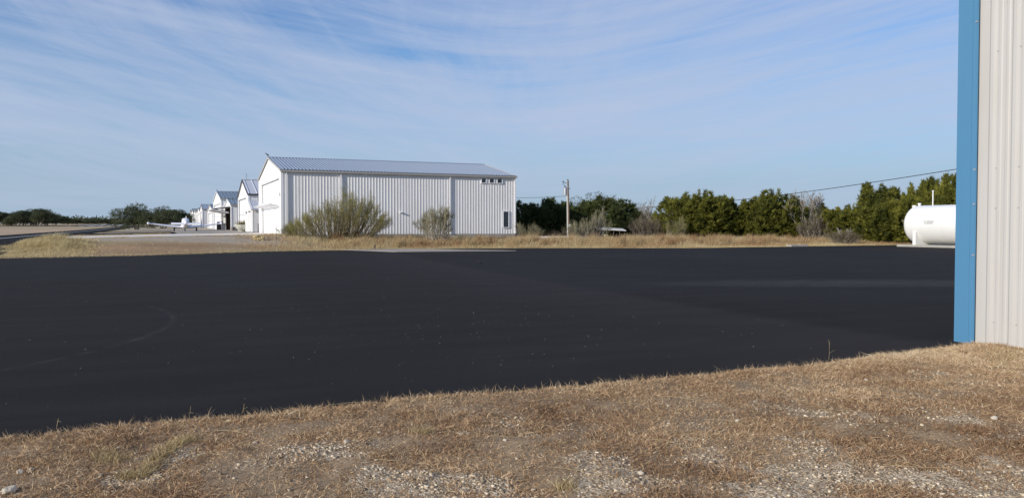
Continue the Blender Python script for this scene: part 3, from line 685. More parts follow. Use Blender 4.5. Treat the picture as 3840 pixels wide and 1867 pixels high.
# warning text, two rows
def text(body, size, loc, rot, mat, parent, name='lettering'):
    cu = bpy.data.curves.new(name, 'FONT'); cu.body = body; cu.size = size; cu.extrude = .002; cu.align_x = 'CENTER'
    o = bpy.data.objects.new(name, cu); COL.objects.link(o); o.location = loc; o.rotation_euler = rot; cu.materials.append(mat); o.parent = parent
    bpy.context.view_layer.update()
    dg = bpy.context.evaluated_depsgraph_get(); me = bpy.data.meshes.new_from_object(o.evaluated_get(dg)); me.materials.clear(); me.materials.append(mat)
    o2 = bpy.data.objects.new(name, me); COL.objects.link(o2); o2.location = loc; o2.rotation_euler = rot; o2.parent = parent
    bpy.data.objects.remove(o); return o2
M['greyprint'] = simple('grey_print', (.22, .22, .22), .6)
text('NO SMOKING\nFLAMMABLE', .15, (-Rt-.012, -2.1, Rt+.28), (R(90), 0, R(-90)), M['greyprint'], TK)
v = MB(); v.tube((-1.32, .48, Rt+.42), (-1.42, .5, Rt+.42), .05, n=8); v.build('fitting', M['greyprint'], TK)

# ------------------------------------------------------------------ airplane
PX, PY = pp(696, 112); PZ = g(PX, PY)+.02
AP = empty('airplane', (PX, PY, PZ), 'white low-wing propeller airplane parked tail-on beside the hangar row', 'airplane')
def ell(cx_, cz_, rx, rz, y, n=20, pw=1.0):
    return [(cx_+rx*math.cos(2*math.pi*k/n), y, cz_+rz*math.sin(2*math.pi*k/n)) for k in range(n)]
f = MB(); f.loft([ell(0,1.12,.04,.06,-3.6), ell(0,1.08,.14,.18,-3.2), ell(0,1.0,.32,.36,-2.2), ell(0,.95,.48,.48,-1.0), ell(0,.94,.58,.52,.0), ell(0,.94,.60,.52,1.2), ell(0,.92,.56,.46,2.2), ell(0,.90,.42,.36,2.9), ell(0,.90,.16,.16,3.15)])
f.build('fuselage', M['plane'], AP, smooth=True)
f = MB(); f.loft([ell(0,1.28,.10,.05,-1.7), ell(0,1.36,.42,.24,-1.1), ell(0,1.40,.56,.42,-.4), ell(0,1.40,.57,.45,.3), ell(0,1.36,.54,.36,.9), ell(0,1.28,.40,.12,1.4)])
cn = f.build('canopy', M['plane'], AP, smooth=True)
for sx in (-1, 1):
    f = MB(); f.loft([[(sx*(.50+dx*.10), y, 1.40+dz) for dx, dz in ((.0,-.12),(.75,-.10),(.62,.12),(.0,.2))] for y in (-.7, .6)]); f.build('window', M['glass'], cn)
def airfoil(x, z, y_le, chord, th):
    return [(x, y_le-chord*a, z+th*b) for a, b in ((0,0),(.08,.5),(.3,.8),(.6,.5),(1,0.03),(1,-.03),(.6,-.25),(.3,-.4),(.08,-.25))]
for sx in (-1, 1):
    f = MB(); f.loft([airfoil(sx*.3, .50, 1.3, 2.2, .30), airfoil(sx*1.5, .60, 1.25, 2.0, .25), airfoil(sx*4.55, 1.02, 1.0, 1.25, .15), airfoil(sx*4.7, 1.06, .8, .9, .05)])
    wg = f.build('wing', M['plane'], AP, smooth=True)
    f = MB(); f.loft([ell(sx*4.72,1.08,r,r,y,12) for y, r in ((-.75,.02),(-.5,.12),(0,.19),(.6,.19),(1.1,.12),(1.35,.02))]); f.build('tip_tank', M['plane'], wg, smooth=True)
    f = MB(); f.loft([airfoil(sx*.08, 1.06, -2.45, 1.05, .12), airfoil(sx*1.9, 1.12, -2.6, .7, .07)]); f.build('tailplane', M['plane'] if sx < 0 else M['plane'], AP, smooth=True)
    f = MB(); f.box(sx*1.45-.05, sx*1.45+.05, .1, .2, .25, .62); f.tube((sx*1.45, .15, .3), (sx*1.2, .15, .62), .03, n=6); lg = f.build('landing_gear', M['tyre'], AP)
    el_ = MB(); el_.loft([[(x, y, z) for y, z in ((-3.48, zt2), (-3.40, zt2-.02), (-3.66, zt2-.24), (-3.70, zt2-.22))] for x, zt2 in ((sx*.12, 1.10), (sx*1.88, 1.15))]); el_.build('elevator', M['plane'], AP)
    f = MB(); f.tube((sx*1.45-.09, .15, .2), (sx*1.45+.09, .15, .2), .2, n=16); f.build('wheel', M['tyre'], lg)
f = MB(); f.loft([[(dx*.05, y0, z) for dx, y0 in ((-1, yf-.02), (1, yf-.02), (1, yr), (-1, yr))] for z, yf, yr in ((1.1, -2.4, -3.6), (1.6, -2.85, -3.65), (2.05, -3.2, -3.62))]); f.build('fin', M['plane'], AP)
f = MB(); f.box(-.05, .05, 2.5, 2.6, .2, .7); ng = f.build('landing_gear', M['steel'], AP); f = MB(); f.tube((-.07, 2.55, .18), (.07, 2.55, .18), .18, n=16); f.build('wheel', M['tyre'], ng)
f = MB(); f.loft([[(r*.0+dx*wd, 3.22+dx*.02*s2+dz, .9+s2*r) for dx, dz in ((-1,-.02),(1,-.02),(1,.02),(-1,.02))] for s2, r, wd in ((1,.9,.03),(1,.4,.07),(1,.0,.04),(-1,.4,.07),(-1,.9,.03))]); f.build('propeller', M['darktrim'], AP)

# ------------------------------------------------------------------ small things near the hangars
def at(px, d, dz=0): X, Y = pp(px, d); return (X, Y, g(X, Y)+dz)
def lathe(prof, n=24): return [[(r*math.cos(2*math.pi*k/n), r*math.sin(2*math.pi*k/n), z) for k in range(n)] for r, z in prof]
pl = empty('planter', at(908, 99, .02), 'pale round bowl planter with a spiky plant beside the second hangar door', 'planter')
f = MB(); f.loft(lathe([(.20,.0),(.28,.03),(.30,.10),(.62,.30),(.80,.60),(.86,.74),(.90,.76),(.90,.84),(.80,.84),(.76,.74),(.01,.72)], 28)); f.build('bowl', M['pot'], pl, smooth=True)
n = 260; th = rng.random(n)*2*math.pi; tilt = rng.random(n)**.7*1.15
D = np.stack([np.sin(tilt)*np.cos(th), np.sin(tilt)*np.sin(th), np.cos(tilt)], 1); P = np.stack([.25*np.cos(th)*rng.random(n), .25*np.sin(th)*rng.random(n), np.full(n, .74)], 1)
M['yucca'] = leaf_mat('dry_plant_leaves', [(0, (.14, .13, .07)), (.6, (.24, .21, .12)), (1, (.36, .30, .17))], .15)
Vb, Qb, Tb = blades(P, D, .5+.55*rng.random(n), np.full(n, .03), rng.normal(size=(n, 3))*.05+np.array([[0, 0, -.08]]))
np_obj('plant', Vb, Qb, Tb, M['yucca'], pl, np.repeat(rng.random(n), 5))
f = MB(); f.box(-.9, .9, -.3, .3, .06, .55); f.box(-.95, .95, -.34, .34, .48, .56); f.box(-.8,-.7,-.25,.25,0,.06); f.box(.7,.8,-.25,.25,0,.06)
o = f.build('trough', M['black'], bevel=.02); o.location = at(926.5, 100, .02); o.rotation_euler = (0, 0, R(-66)); setp(o, 'low black trough between the bowl planter and the lean-to', 'trough')
# black smoker grill and grey bin at the third hangar
gr = empty('grill', at(828, 118, .02), 'black covered barbecue grill standing left of the open hangar door', 'grill')
f = MB(); f.box(-.55, .4, -.35, .35, .1, .95); f.build('cabinet', M['black'], gr, bevel=.03)
f = MB(); f.loft([[(x, .36*math.cos(t), .95+.34*math.sin(t)) for t in np.linspace(0, math.pi, 10)] for x in (-.5, .35)]); f.build('lid', M['black'], gr)
f = MB(); f.tube((.3, 0, 1.1), (.3, 0, 1.55), .05, n=8); f.build('chimney', M['black'], gr)
bn_ = empty('waste_bin', at(838.5, 116, .02), 'grey wheeled bin between the black grill and the open door', 'bin')
f = MB(); f.loft([[(x*s, y*s, z) for x, y in ((-.3,-.3),(.3,-.3),(.3,.3),(-.3,.3))] for z, s in ((.05,.8),(.95,1.0))]); f.build('body', M['greyprint'], bn_)
f = MB(); f.box(-.34, .34, -.36, .34, .955, 1.03); f.build('lid', M['black'], bn_)
for k, (px, d, h, lab) in enumerate(((877, 118, .5, 'small brown crate by the wall right of the open hangar door'), (888.5, 117, .38, 'low grey crate nearest the second hangar, right of the open door'))):
    f = MB(); 
    for q in range(3): f.box(-.32, .32, -.25, -.22, q*h/3+.02, (q+1)*h/3-.02); f.box(-.32, .32, .22, .25, q*h/3+.02, (q+1)*h/3-.02); f.box(-.32, -.29, -.22, .22, q*h/3+.02, (q+1)*h/3-.02); f.box(.29, .32, -.22, .22, q*h/3+.02, (q+1)*h/3-.02)
    f.box(-.3, .3, -.23, .23, .0, .03); f.box(-.28,.28,-.2,.2,h*.6,h*.7)
    o = f.build('crate', M['wood' if k == 0 else 'greyprint']); o.location = at(px, d, .02); o.rotation_euler = (0, 0, R(20)); setp(o, lab, 'crate')
def rod(px, d, h, r, lab, mat='darktrim', lean=0):
    f = MB(); f.tube((0, 0, -.1), (lean, 0, h), r, r*.8, 6); f.tube((lean, 0, h-.02), (lean, 0, h+.02), r*1.3, n=6)
    o = f.build('stake', M[mat]); o.location = at(px, d); setp(o, lab, 'stake')
rod(1036, 63, 1.12, .018, 'thin dark rod standing in the dry grass in front of the nearest hangar door')
rod(1056.5, 64.5, .42, .016, 'short thin stake at the foot of the nearest hangar corner')
rod(968.5, 90, .95, .05, 'thick dark post in the gap between the first and second hangar')
rod(939, 91, .35, .02, 'small thin stake beside the lean-to of the second hangar', 'greytrim')
rod(1404, 58.0, .30, .07, 'short dark stump at the left end of the concrete pad', 'bark', .03)
# tan boulders
def rock(name, loc, sc, mat, lab, cat='rock', group=None, seed=0, rotz=0, sub=3, rough_=.28):
    bm = bmesh.new(); bmesh.ops.create_icosphere(bm, subdivisions=sub, radius=1)
    r = np.random.default_rng(seed); o3 = r.random(3)*50
    cuts = [unit(r.normal(size=3)) for _ in range(9)]; cd = .62+.25*r.random(9)
    for v_ in bm.verts:
        c = np.array(v_.co)
        for n_, d_ in zip(cuts, cd):
            t_ = c@n_
            if t_ > d_: c = c-n_*(t_-d_)*.9
        nn = fbm((c[0]+o3[0])*2, (c[1]+c[2]*1.7+o3[1])*2, 3)-.5
        c = c*(1+rough_*nn*2); v_.co = c
    for v_ in bm.verts: v_.co = Vector((v_.co.x*sc[0], v_.co.y*sc[1], v_.co.z*sc[2]))
    me_ = bpy.data.meshes.new(name); bm.to_mesh(me_); bm.free(); me_.materials.append(mat)
    o = bpy.data.objects.new(name, me_); COL.objects.link(o); o.location = loc; o.rotation_euler = (0, 0, rotz)
    return setp(o, lab, cat, group)
L_ = at(965, 62, .10); rock('boulder', L_, (.34, .3, .30), M['tanrock'], 'craggy tan boulder on the gravel in front of the nearest hangar', 'boulder', None, 3, sub=4, rough_=.5)
L_ = at(984, 62, .10); rock('boulder', L_, (.20, .22, .28), M['tanrock'], 'smaller tan boulder touching the right side of the craggy one', 'boulder', None, 8, sub=4, rough_=.4)
f = MB(); f.tube((-.35, 0, .05), (.35, .05, .09), .035, .02, 6); f.tube((.05, 0, .07), (.2, .15, .16), .015, .006, 5); o = f.build('fallen_branch', M['bark']); o.location = at(1006, 62); o.rotation_euler = (0, 0, -A); setp(o, 'short dark fallen branch right of the tan boulders', 'branch')

# ------------------------------------------------------------------ utility pole, wires
PD = 78.0
PL = empty('utility_pole', at(2133.5, PD), 'wooden utility pole with transformer standing in dry grass before dark trees', 'utility pole')
gzp = PL.location.z; ptop = zz(676, PD)-gzp
f = MB(); f.tube((0, 0, -.3), (-.12, .0, ptop), .115, .08, 12); f.build('pole', M['wood'], PL, smooth=True)
rt = Vector((CA, -SA, 0))
def V3(r_, z): return (rt.x*r_, rt.y*r_, z)
zc0 = zz(735, PD)-gzp
f = MB(); f.tube(V3(-.14, .2), V3(-.18, zc0), .04, n=8); f.tube(V3(-.18, zc0), V3(-.32, zc0+.02), .04, n=8); f.build('conduit', M['tank'], PL)
f = MB(); f.tube(V3(-.36, zz(732, PD)-gzp), V3(-.36, zz(705, PD)-gzp), .17, n=16); f.tube(V3(-.36, zz(705, PD)-gzp), V3(-.36, zz(703, PD)-gzp), .18, .1, n=16); tf = f.build('transformer', M['steel'], PL, smooth=False)
f = MB(); f.tube(V3(-.40, zz(703, PD)-gzp), V3(-.42, zz(694, PD)-gzp), .035, n=8); f.tube(V3(-.30, zz(703, PD)-gzp), V3(-.30, zz(698, PD)-gzp), .03, n=8); f.build('bushing', M['black'], tf)
f = MB(); f.tube(V3(-.10, zz(688.5, PD)-gzp), V3(-.50, zz(685.5, PD)-gzp), .022, n=6); f.build('arm', M['darktrim'], PL)
f = MB(); f.tube(V3(-.52, zz(679, PD)-gzp), V3(-.50, zz(688, PD)-gzp), .03, n=6); f.tube(V3(-.66, zz(684, PD)-gzp), V3(-.52, zz(681, PD)-gzp), .04, n=6); f.tube(V3(-.62, zz(692, PD)-gzp), V3(-.52, zz(690, PD)-gzp), .035, n=6); f.build('fuse_cutout', M['darktrim'], PL)
f = MB(); f.tube(V3(.02, zz(708, PD)-gzp), V3(.12, zz(708, PD)-gzp), .04, n=6); f.tube(V3(-.14, zz(730, PD)-gzp), V3(.02, zz(730, PD)-gzp), .05, n=6); f.tube(V3(-.12, ptop), V3(-.12, ptop+.12), .05, .03, n=6); f.build('bracket', M['darktrim'], PL)
f = MB(); mz = zz(845, PD)-gzp; f.box(-.14, .14, -.28, -.16, mz-.2, mz+.1); o = f.build('meter', M['tank'], PL); o.rotation_euler = (0, 0, -A)
def wire(name, pts, r, lab):
    seg = []
    for a_, b_ in zip(pts[:-1], pts[1:]): seg.append((*a_, *b_, r, r))
    Vw, Qw = tubes(seg, 6); o = np_obj(name, Vw, Qw, None, M['wire']); setp(o, lab, 'wire'); return o
def P3(px, py, d): X, Y = pp(px, d); return (X, Y, zz(py, d))
pa = np.array(P3(2129, 735, PD)); pb = np.array((31.18, 84.0, 4.35+.98))
pts = [tuple(pa+(pb-pa)*t-np.array((0, 0, .30*4*t*(1-t)))) for t in np.linspace(0, 1, 14)]
wire('power_wire', pts, .018, 'thin wire from the utility pole to the back of the nearest hangar')
cps = [(2262, 784, 96), (2351, 781, 94), (2520, 773, 91), (2750, 752, 88), (2910, 733, 84), (3100, 709, 79), (3400, 664, 71), (3590, 635, 66), (3900, 585, 58)]
tt = np.linspace(0, 1, len(cps)); t2 = np.linspace(0, 1, 60)
cpx = np.array([c[0] for c in cps], float)
pf = np.polyfit(cpx, [c[1] for c in cps], 3); pdp = np.polyfit(cpx, [c[2] for c in cps], 2); qx = np.linspace(2262, 3900, 60)
wire('power_wire', [P3(x_, np.polyval(pf, x_), np.polyval(pdp, x_)) for x_ in qx], .032, 'long dark cable sloping up over the cedar trees to the right')

# open shed with the white roof
SD = 82.0; sx_, sy_ = pp(2290, SD); sg = g(sx_, sy_)
SH = empty('open_shed', (sx_, sy_, sg), 'low open shed with a white sheet roof among the trees right of the pole', 'shed', rotz=-A)
f = MB(); z0 = zz(859.5, SD)-sg; z1 = zz(864, SD)-sg; f.loft([[(x, y, z+q) for y, q in ((-1.3, 0), (1.5, .22), (1.5, .27), (-1.3, .06))] for x, z in ((-1.5, z0-.02), (1.4, z1-.05))]); f.build('roof', M['tank'], SH)
for x, y in ((-1.3, -1.1), (.15, -1.1), (.75, -1.1), (1.3, 1.3), (-1.3, 1.3)):
    f = MB(); f.tube((x+.06, y, 0), (x, y, z1-.02), .04, n=6); f.build('post', M['bark'], SH)
f = MB(); f.box(.05, 1.35, 1.1, 1.18, 0, z1+.1); f.box(1.28, 1.36, -1.0, 1.1, 0, z1-.06); f.build('back_panel', M['black'], SH)
o = rock('covered_pile', (0, 0, 0), (.5, .4, .32), M['black'], 'dark covered pile under the open shed', 'pile', None, 21); o.location = at(2328, 81.3, .25)
f = MB(); f.box(-.14, .14, -.1, .1, 0, .42); f.box(-.17, .17, -.13, .13, .42, .5); o = f.build('utility_pedestal', M['cream'], bevel=.01); o.location = at(2272, 78.5, .12); setp(o, 'small cream utility pedestal left of the open shed', 'utility box')
f = MB(); f.box(-.15, .15, -.12, .12, -.1, .62); f.box(-.17, .17, -.14, .14, .62, .68); f.box(-.3,-.15,-.1,.1,.1,.5); o = f.build('utility_cabinet', M['cream'], bevel=.01); o.location = (*pp(1942, 79.5), g(*pp(1942, 79.5))+.35); o.rotation_euler = (0, 0, -A); setp(o, 'tan utility cabinet just past the right corner of the nearest hangar', 'utility box')
f = MB(); f.box(-.15, .15, -.12, .12, -.4, -.1)
f = MB(); f.box(-2.5, 2.5, -.12, .12, -.1, .42); o = f.build('low_wall', M['paleconcrete'], bevel=.02); o.location = at(2105, 75, .0); o.rotation_euler = (0, 0, -A); setp(o, 'low pale concrete wall half hidden by dry grass at the foot of the pole', 'wall')
f = MB(); f.box(-.9, .9, -.3, .3, -.05, .14); o = f.build('concrete_curb', M['concrete'], bevel=.01); o.location = (*pp(2990, 66.5), 0); o.rotation_euler = (0, 0, R(0)); setp(o, 'short concrete curb at the far edge of the asphalt before the cedars', 'curb')
# brush pile
seg = []
for k in range(150):
    a_ = rng.random()*2*math.pi; r_ = rng.random()*1.1; p = np.array((math.cos(a_)*r_, math.sin(a_)*r_*.6, rng.random()*.25)); q = p+np.array((rng.normal()*.7-.2, rng.normal()*.4, .2+rng.random()*.75)); seg.append((*p, *q, .018, .006))
Vw, Qw = tubes(seg, 4); o = np_obj('brush_pile', Vw, Qw, None, M['bark']); o.location = at(2112, 79.5); setp(o, 'pile of cut brown branches just left of the utility pole', 'brush pile')

# bird on the asphalt
bx, by = pp(1801, 34.5)
BR = MB(); BR.loft([[(dx*r, dy, dz*r+zc_) for dx, dz in ((1,0),(.7,.7),(0,1),(-.7,.7),(-1,0),(-.7,-.7),(0,-1),(.7,-.7))] for dy, r, zc_ in ((-.15,.008,.05),(-.08,.02,.06),(-.03,.035,.075),(.02,.04,.09),(.06,.03,.11),(.08,.026,.13),(.10,.022,.14),(.13,.004,.14))])
BR.tube((.012, 0, 0), (.012, .0, .07), .004, n=5); BR.tube((-.012, .01, 0), (-.012, .01, .07), .004, n=5)
o = BR.build('bird', M['black'], smooth=True); o.location = (bx, by, .001); o.rotation_euler = (0, 0, R(40)); setp(o, 'tiny black bird standing alone on the dark asphalt', 'bird')
#INSERT_VEG
# ------------------------------------------------------------------ vegetation
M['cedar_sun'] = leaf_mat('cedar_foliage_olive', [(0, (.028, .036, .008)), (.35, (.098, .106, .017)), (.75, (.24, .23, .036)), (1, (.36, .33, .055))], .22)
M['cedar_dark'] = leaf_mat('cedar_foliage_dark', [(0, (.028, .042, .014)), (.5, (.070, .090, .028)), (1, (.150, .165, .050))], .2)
M['oak_leaf'] = leaf_mat('oak_foliage', [(0, (.030, .040, .018)), (.5, (.070, .082, .038)), (1, (.140, .150, .070))], .2)
M['greyoak'] = leaf_mat('grey_oak_foliage', [(0, (.06, .065, .045)), (.5, (.13, .135, .10)), (1, (.22, .22, .17))], .2)
M['broom'] = leaf_mat('broom_twigs', [(0, (.12, .105, .040)), (.5, (.245, .225, .080)), (1, (.40, .36, .15))], .3)
M['browntwig'] = simple('olive_brown_stems', (.20, .16, .095), .9, .15, var=.3, scale=5)
M['palebroom'] = leaf_mat('pale_broom_twigs', [(0, (.15, .13, .08)), (.5, (.26, .24, .14)), (1, (.38, .34, .21))], .2)
M['brushleaf'] = leaf_mat('bare_brush_twigs', [(0, (.075, .060, .035)), (.5, (.145, .115, .07)), (1, (.23, .19, .12))], .1)
M['straw'] = leaf_mat('tall_dry_grass', [(0, (.30, .17, .085)), (.4, (.44, .31, .16)), (.75, (.56, .45, .25)), (1, (.66, .56, .34))], .25, vary=.5, nscale=.22)
M['yellowgrass'] = leaf_mat('yellow_dry_grass', [(0, (.38, .27, .12)), (.5, (.54, .43, .22)), (1, (.68, .58, .34))], .25, vary=.3, nscale=.3)
M['verge'] = leaf_mat('short_brown_grass', [(0, (.12, .060, .028)), (.3, (.34, .205, .11)), (.65, (.60, .42, .245)), (.9, (.82, .65, .42)), (1, (.88, .77, .56))], .22, vary=.22, nscale=.9)
M['greenish'] = leaf_mat('greenish_dry_grass', [(0, (.28, .20, .09)), (.5, (.50, .385, .205)), (1, (.70, .57, .34))], .22, vary=.2, nscale=1.2)

def wander(p, d, length, r0, r1, n, wob, r, segs, up=.0):
    p = np.array(p, float); d = unit(np.array(d, float)); out = [(p.copy(), d.copy(), r0)]
    for k in range(n):
        d = unit(d+r.normal(size=3)*wob+np.array([0, 0, up])); q = p+d*length/n; ra = r0+(r1-r0)*k/n; rb = r0+(r1-r0)*(k+1)/n
        segs.append((*p, *q, ra, rb)); p = q; out.append((p.copy(), d.copy(), rb))
    return out
def grow(p, d, length, rad, depth, r, segs, spread=.6, wob=.12, up=.05, kids=(2, 4), shrink=.68, tips=None, minr=.006):
    path = wander(p, d, length, rad, max(rad*.55, minr), 4, wob, r, segs, up)
    if depth == 0:
        if tips is not None: tips.append((path[-1][0], path[-1][1]))
        return
    for k in range(r.integers(kids[0], kids[1]+1)):
        q, dd, rr = path[r.integers(2, len(path))] if k else path[-1]
        ax = unit(r.normal(size=3)); nd = unit(dd+ax*spread*(.5+r.random()*.7))
        grow(q, nd, length*shrink*(.75+.5*r.random()), max(rr*.75, minr), depth-1, r, segs, spread, wob, up, kids, shrink, tips, minr)

def cedar_proto(name, seed, mat, h=5.0, rad=2.2, lobes=20, spiky=1.0, clumps=1000, leaves=18):
    r = np.random.default_rng(seed); LB = []
    for k in range(lobes):
        a = 2*math.pi*(k+.5*r.random())/lobes*2.6; rr = rad*(.12+.62*r.random()) if k > 1 else .15*rad
        fr = rr/rad; top = h*(1.0-.30*fr**2.2)*(.84+.18*r.random()) if k > 0 else h
        bot = h*(.02+.05*r.random()); w_ = rad*(.24+.15*r.random())
        LB.append((rr*math.cos(a), rr*math.sin(a), (top+bot)/2, w_, (top-bot)/2))
    LB = np.array(LB); per = clumps*2//lobes; P = []; NN = []
    for i, (x, y, z, w_, hh) in enumerate(LB):
        u = unit(r.normal(size=(per, 3))); rad_ = .6+.42*r.random(per)**.5
        taper = np.clip(1-.75*np.clip(u[:, 2], 0, 1)**1.3, .12, 1)
        c = np.stack([x+u[:, 0]*w_*rad_*taper, y+u[:, 1]*w_*rad_*taper, z+u[:, 2]*hh*rad_], 1)
        nn = unit(np.stack([u[:, 0]/w_, u[:, 1]/w_, u[:, 2]/hh*1.0], 1))
        inside = np.zeros(per, bool)
        for j, (x2, y2, z2, w2, h2) in enumerate(LB):
            if j != i: inside |= ((c[:, 0]-x2)/w2)**2+((c[:, 1]-y2)/w2)**2+((c[:, 2]-z2)/h2)**2 < .38
        keep = (~inside) | (r.random(per) < .12)
        P.append(c[keep]); NN.append(nn[keep])
    P = np.concatenate(P); NN = np.concatenate(NN); m = P[:, 2] > .05; P = P[m]; NN = NN[m]; n = len(P)
    # clump brightness of its own (young vs old growth), leaves around the clump axis
    base = fbm(P[:, 0]*1.3+seed, P[:, 1]*1.3+P[:, 2]*.9, 3)
    ax = unit(NN*.9+np.array([[0, 0, .95*spiky]])+r.normal(size=(n, 3))*.22)
    csz = .75+.6*r.random(n)
    D = unit(ax[:, None, :]+r.normal(size=(n, leaves, 3))*.40).reshape(-1, 3)
    PP = (P[:, None, :]+r.normal(size=(n, leaves, 3))*.055).reshape(-1, 3)
    L = (.16+.20*r.random(n*leaves))*np.repeat(csz, leaves); W = .035+.045*r.random(n*leaves)
    Vb, _, Tb = blades(PP, D, L, W, np.zeros((len(L), 3)), r, seg=False)
    tone = r.random(n)
    rn = np.clip(np.repeat(.02+.55*base+.38*tone, leaves)+r.normal(size=len(L))*.08, 0, 1)
    # spires at the top
    root = bpy.data.objects.new(name, None); COL.objects.link(root)
    tsg = []; wander((0, 0, -.3), (0, 0, 1), h*.8, .16, .04, 5, .06, r, tsg)
    for k in range(7): a = r.random()*6.28; wander((0, 0, .2+.9*r.random()), (math.cos(a), math.sin(a), .9), rad*.9, .05, .015, 4, .15, r, tsg)
    Vt, Qt = tubes(tsg, 6); np_obj('trunk', Vt, Qt, None, M['bark'], root)
    np_obj('crown', Vb, None, Tb, mat, root, np.repeat(rn, 3))
    root['h'] = h; root['r'] = rad
    return root
def oak_proto(name, seed, mat, h=5.0, rad=3.0, clumps=900, leaves=12, dens=1.0, trunkmat='greywood', size=.16, blobs=11, low=.2):
    r = np.random.default_rng(seed); root = bpy.data.objects.new(name, None); COL.objects.link(root)
    B = []
    for k in range(blobs):
        a = 2*math.pi*k/blobs*1.6+r.random()*.5; rr = rad*(.15+.6*r.random()); zz_ = h*(low+.15+(.62-low*.5)*r.random()*(1-.35*(rr/rad)**2)); s_ = rad*(.28+.16*r.random())
        B.append((rr*math.cos(a), rr*math.sin(a), min(zz_, h-s_*.75), s_))
    B.append((0, 0, h-rad*.34, rad*.4))
    P = []; NN = []
    for (x, y, z, s_) in B:
        m_ = int(clumps/len(B)); u = unit(r.normal(size=(m_, 3))); rr = s_*(.6+.42*r.random(m_)); P.append(np.stack([x+u[:, 0]*rr, y+u[:, 1]*rr, z+u[:, 2]*rr*.75], 1)); NN.append(u)
    P = np.concatenate(P); NN = np.concatenate(NN); n = len(P)
    base = fbm(P[:, 0]*1.1+seed, P[:, 1]*1.1+P[:, 2]*1.3, 3)
    PP = (P[:, None]+r.normal(size=(n, leaves, 3))*size*.75).reshape(-1, 3); D = unit(NN[:, None]*.6+r.normal(size=(n, leaves, 3))*.8+np.array([0, 0, .2])).reshape(-1, 3)
    L = size*(.55+.5*r.random(n*leaves)); W = size*(.45+.35*r.random(n*leaves))
    Vb, _, Tb = blades(PP, D, L, W, np.zeros((len(L), 3)), r, seg=False)
    rn = np.clip(np.repeat(.05+.85*base, leaves)+r.normal(size=len(L))*.12, 0, 1)
    sg_ = []
    nt_ = 3
    for k in range(nt_):
        a = 2*math.pi*k/nt_+r.random(); path = wander((.15*math.cos(a), .15*math.sin(a), -.3), (math.cos(a)*.35, math.sin(a)*.35, 1), h*.5, .16, .10, 4, .12, r, sg_)
        for (x, y, z, s_) in B[k::nt_]:
            p0 = path[2+r.integers(0, 3)][0]; q = np.array((x, y, z)); wander(p0, q-p0, np.linalg.norm(q-p0), .075, .02, 5, .10, r, sg_)
    Vt, Qt = tubes(sg_, 6); np_obj('trunk', Vt, Qt, None, M[trunkmat], root)
    np_obj('crown', Vb, None, Tb, mat, root, np.repeat(rn, 3))
    root['h'] = h; root['r'] = rad
    return root
protos = {
 'c0': cedar_proto('cedar_tree', 1, M['cedar_sun']), 'c1': cedar_proto('cedar_tree', 2, M['cedar_sun'], h=5.2, rad=2.6, lobes=24, clumps=1200),
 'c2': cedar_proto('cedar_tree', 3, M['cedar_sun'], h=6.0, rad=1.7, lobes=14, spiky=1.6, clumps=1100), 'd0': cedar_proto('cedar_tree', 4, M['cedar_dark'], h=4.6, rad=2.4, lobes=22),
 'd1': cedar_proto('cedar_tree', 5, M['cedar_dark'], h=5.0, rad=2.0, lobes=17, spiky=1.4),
 'o0': oak_proto('oak_tree', 6, M['oak_leaf'], clumps=1300), 'o1': oak_proto('oak_tree', 7, M['oak_leaf'], h=4.6, rad=3.4, blobs=14, clumps=1400, low=.05),
 'g0': oak_proto('oak_tree', 8, M['greyoak'], h=5.5, rad=2.4, clumps=520, leaves=8, size=.13, blobs=12)}
used = {}; dims = {}
def plant(key, px, d, top, width, label=None, cat='tree', group=None, rot=None, zoff=0.0, rscale=1.0, wf=1.3):
    p = protos[key]
    X, Y = pp(px, d); z = g(X, Y)+zoff; h = zz(top, d)-z
    if used.get(key): root = copy_tree(p)
    else: root = p; used[key] = True
    root.location = (X, Y, z)
    if key not in dims:
        cr = [c_ for c_ in p.children if c_.name.startswith('crown')][0]; co = np.empty(len(cr.data.vertices)*3, np.float32); cr.data.vertices.foreach_get('co', co); co = co.reshape(-1, 3)
        dims[key] = (float(np.percentile(np.hypot(co[:, 0], co[:, 1]), 90)), float(np.percentile(co[:, 2], 99.3)))
    s_ = (width*wf/FPX*d/2)/dims[key][0]
    root.scale = (s_, s_*rscale, h/dims[key][1]); root.rotation_euler = (0, 0, rot if rot is not None else random.random()*6.28)
    for k in ('group', 'label'):
        if k in root: del root[k]
    return setp(root, label, cat, group)
CG = 'cedar trees along the right side'
DG = 'dark cedars behind the nearest hangar and utility pole'
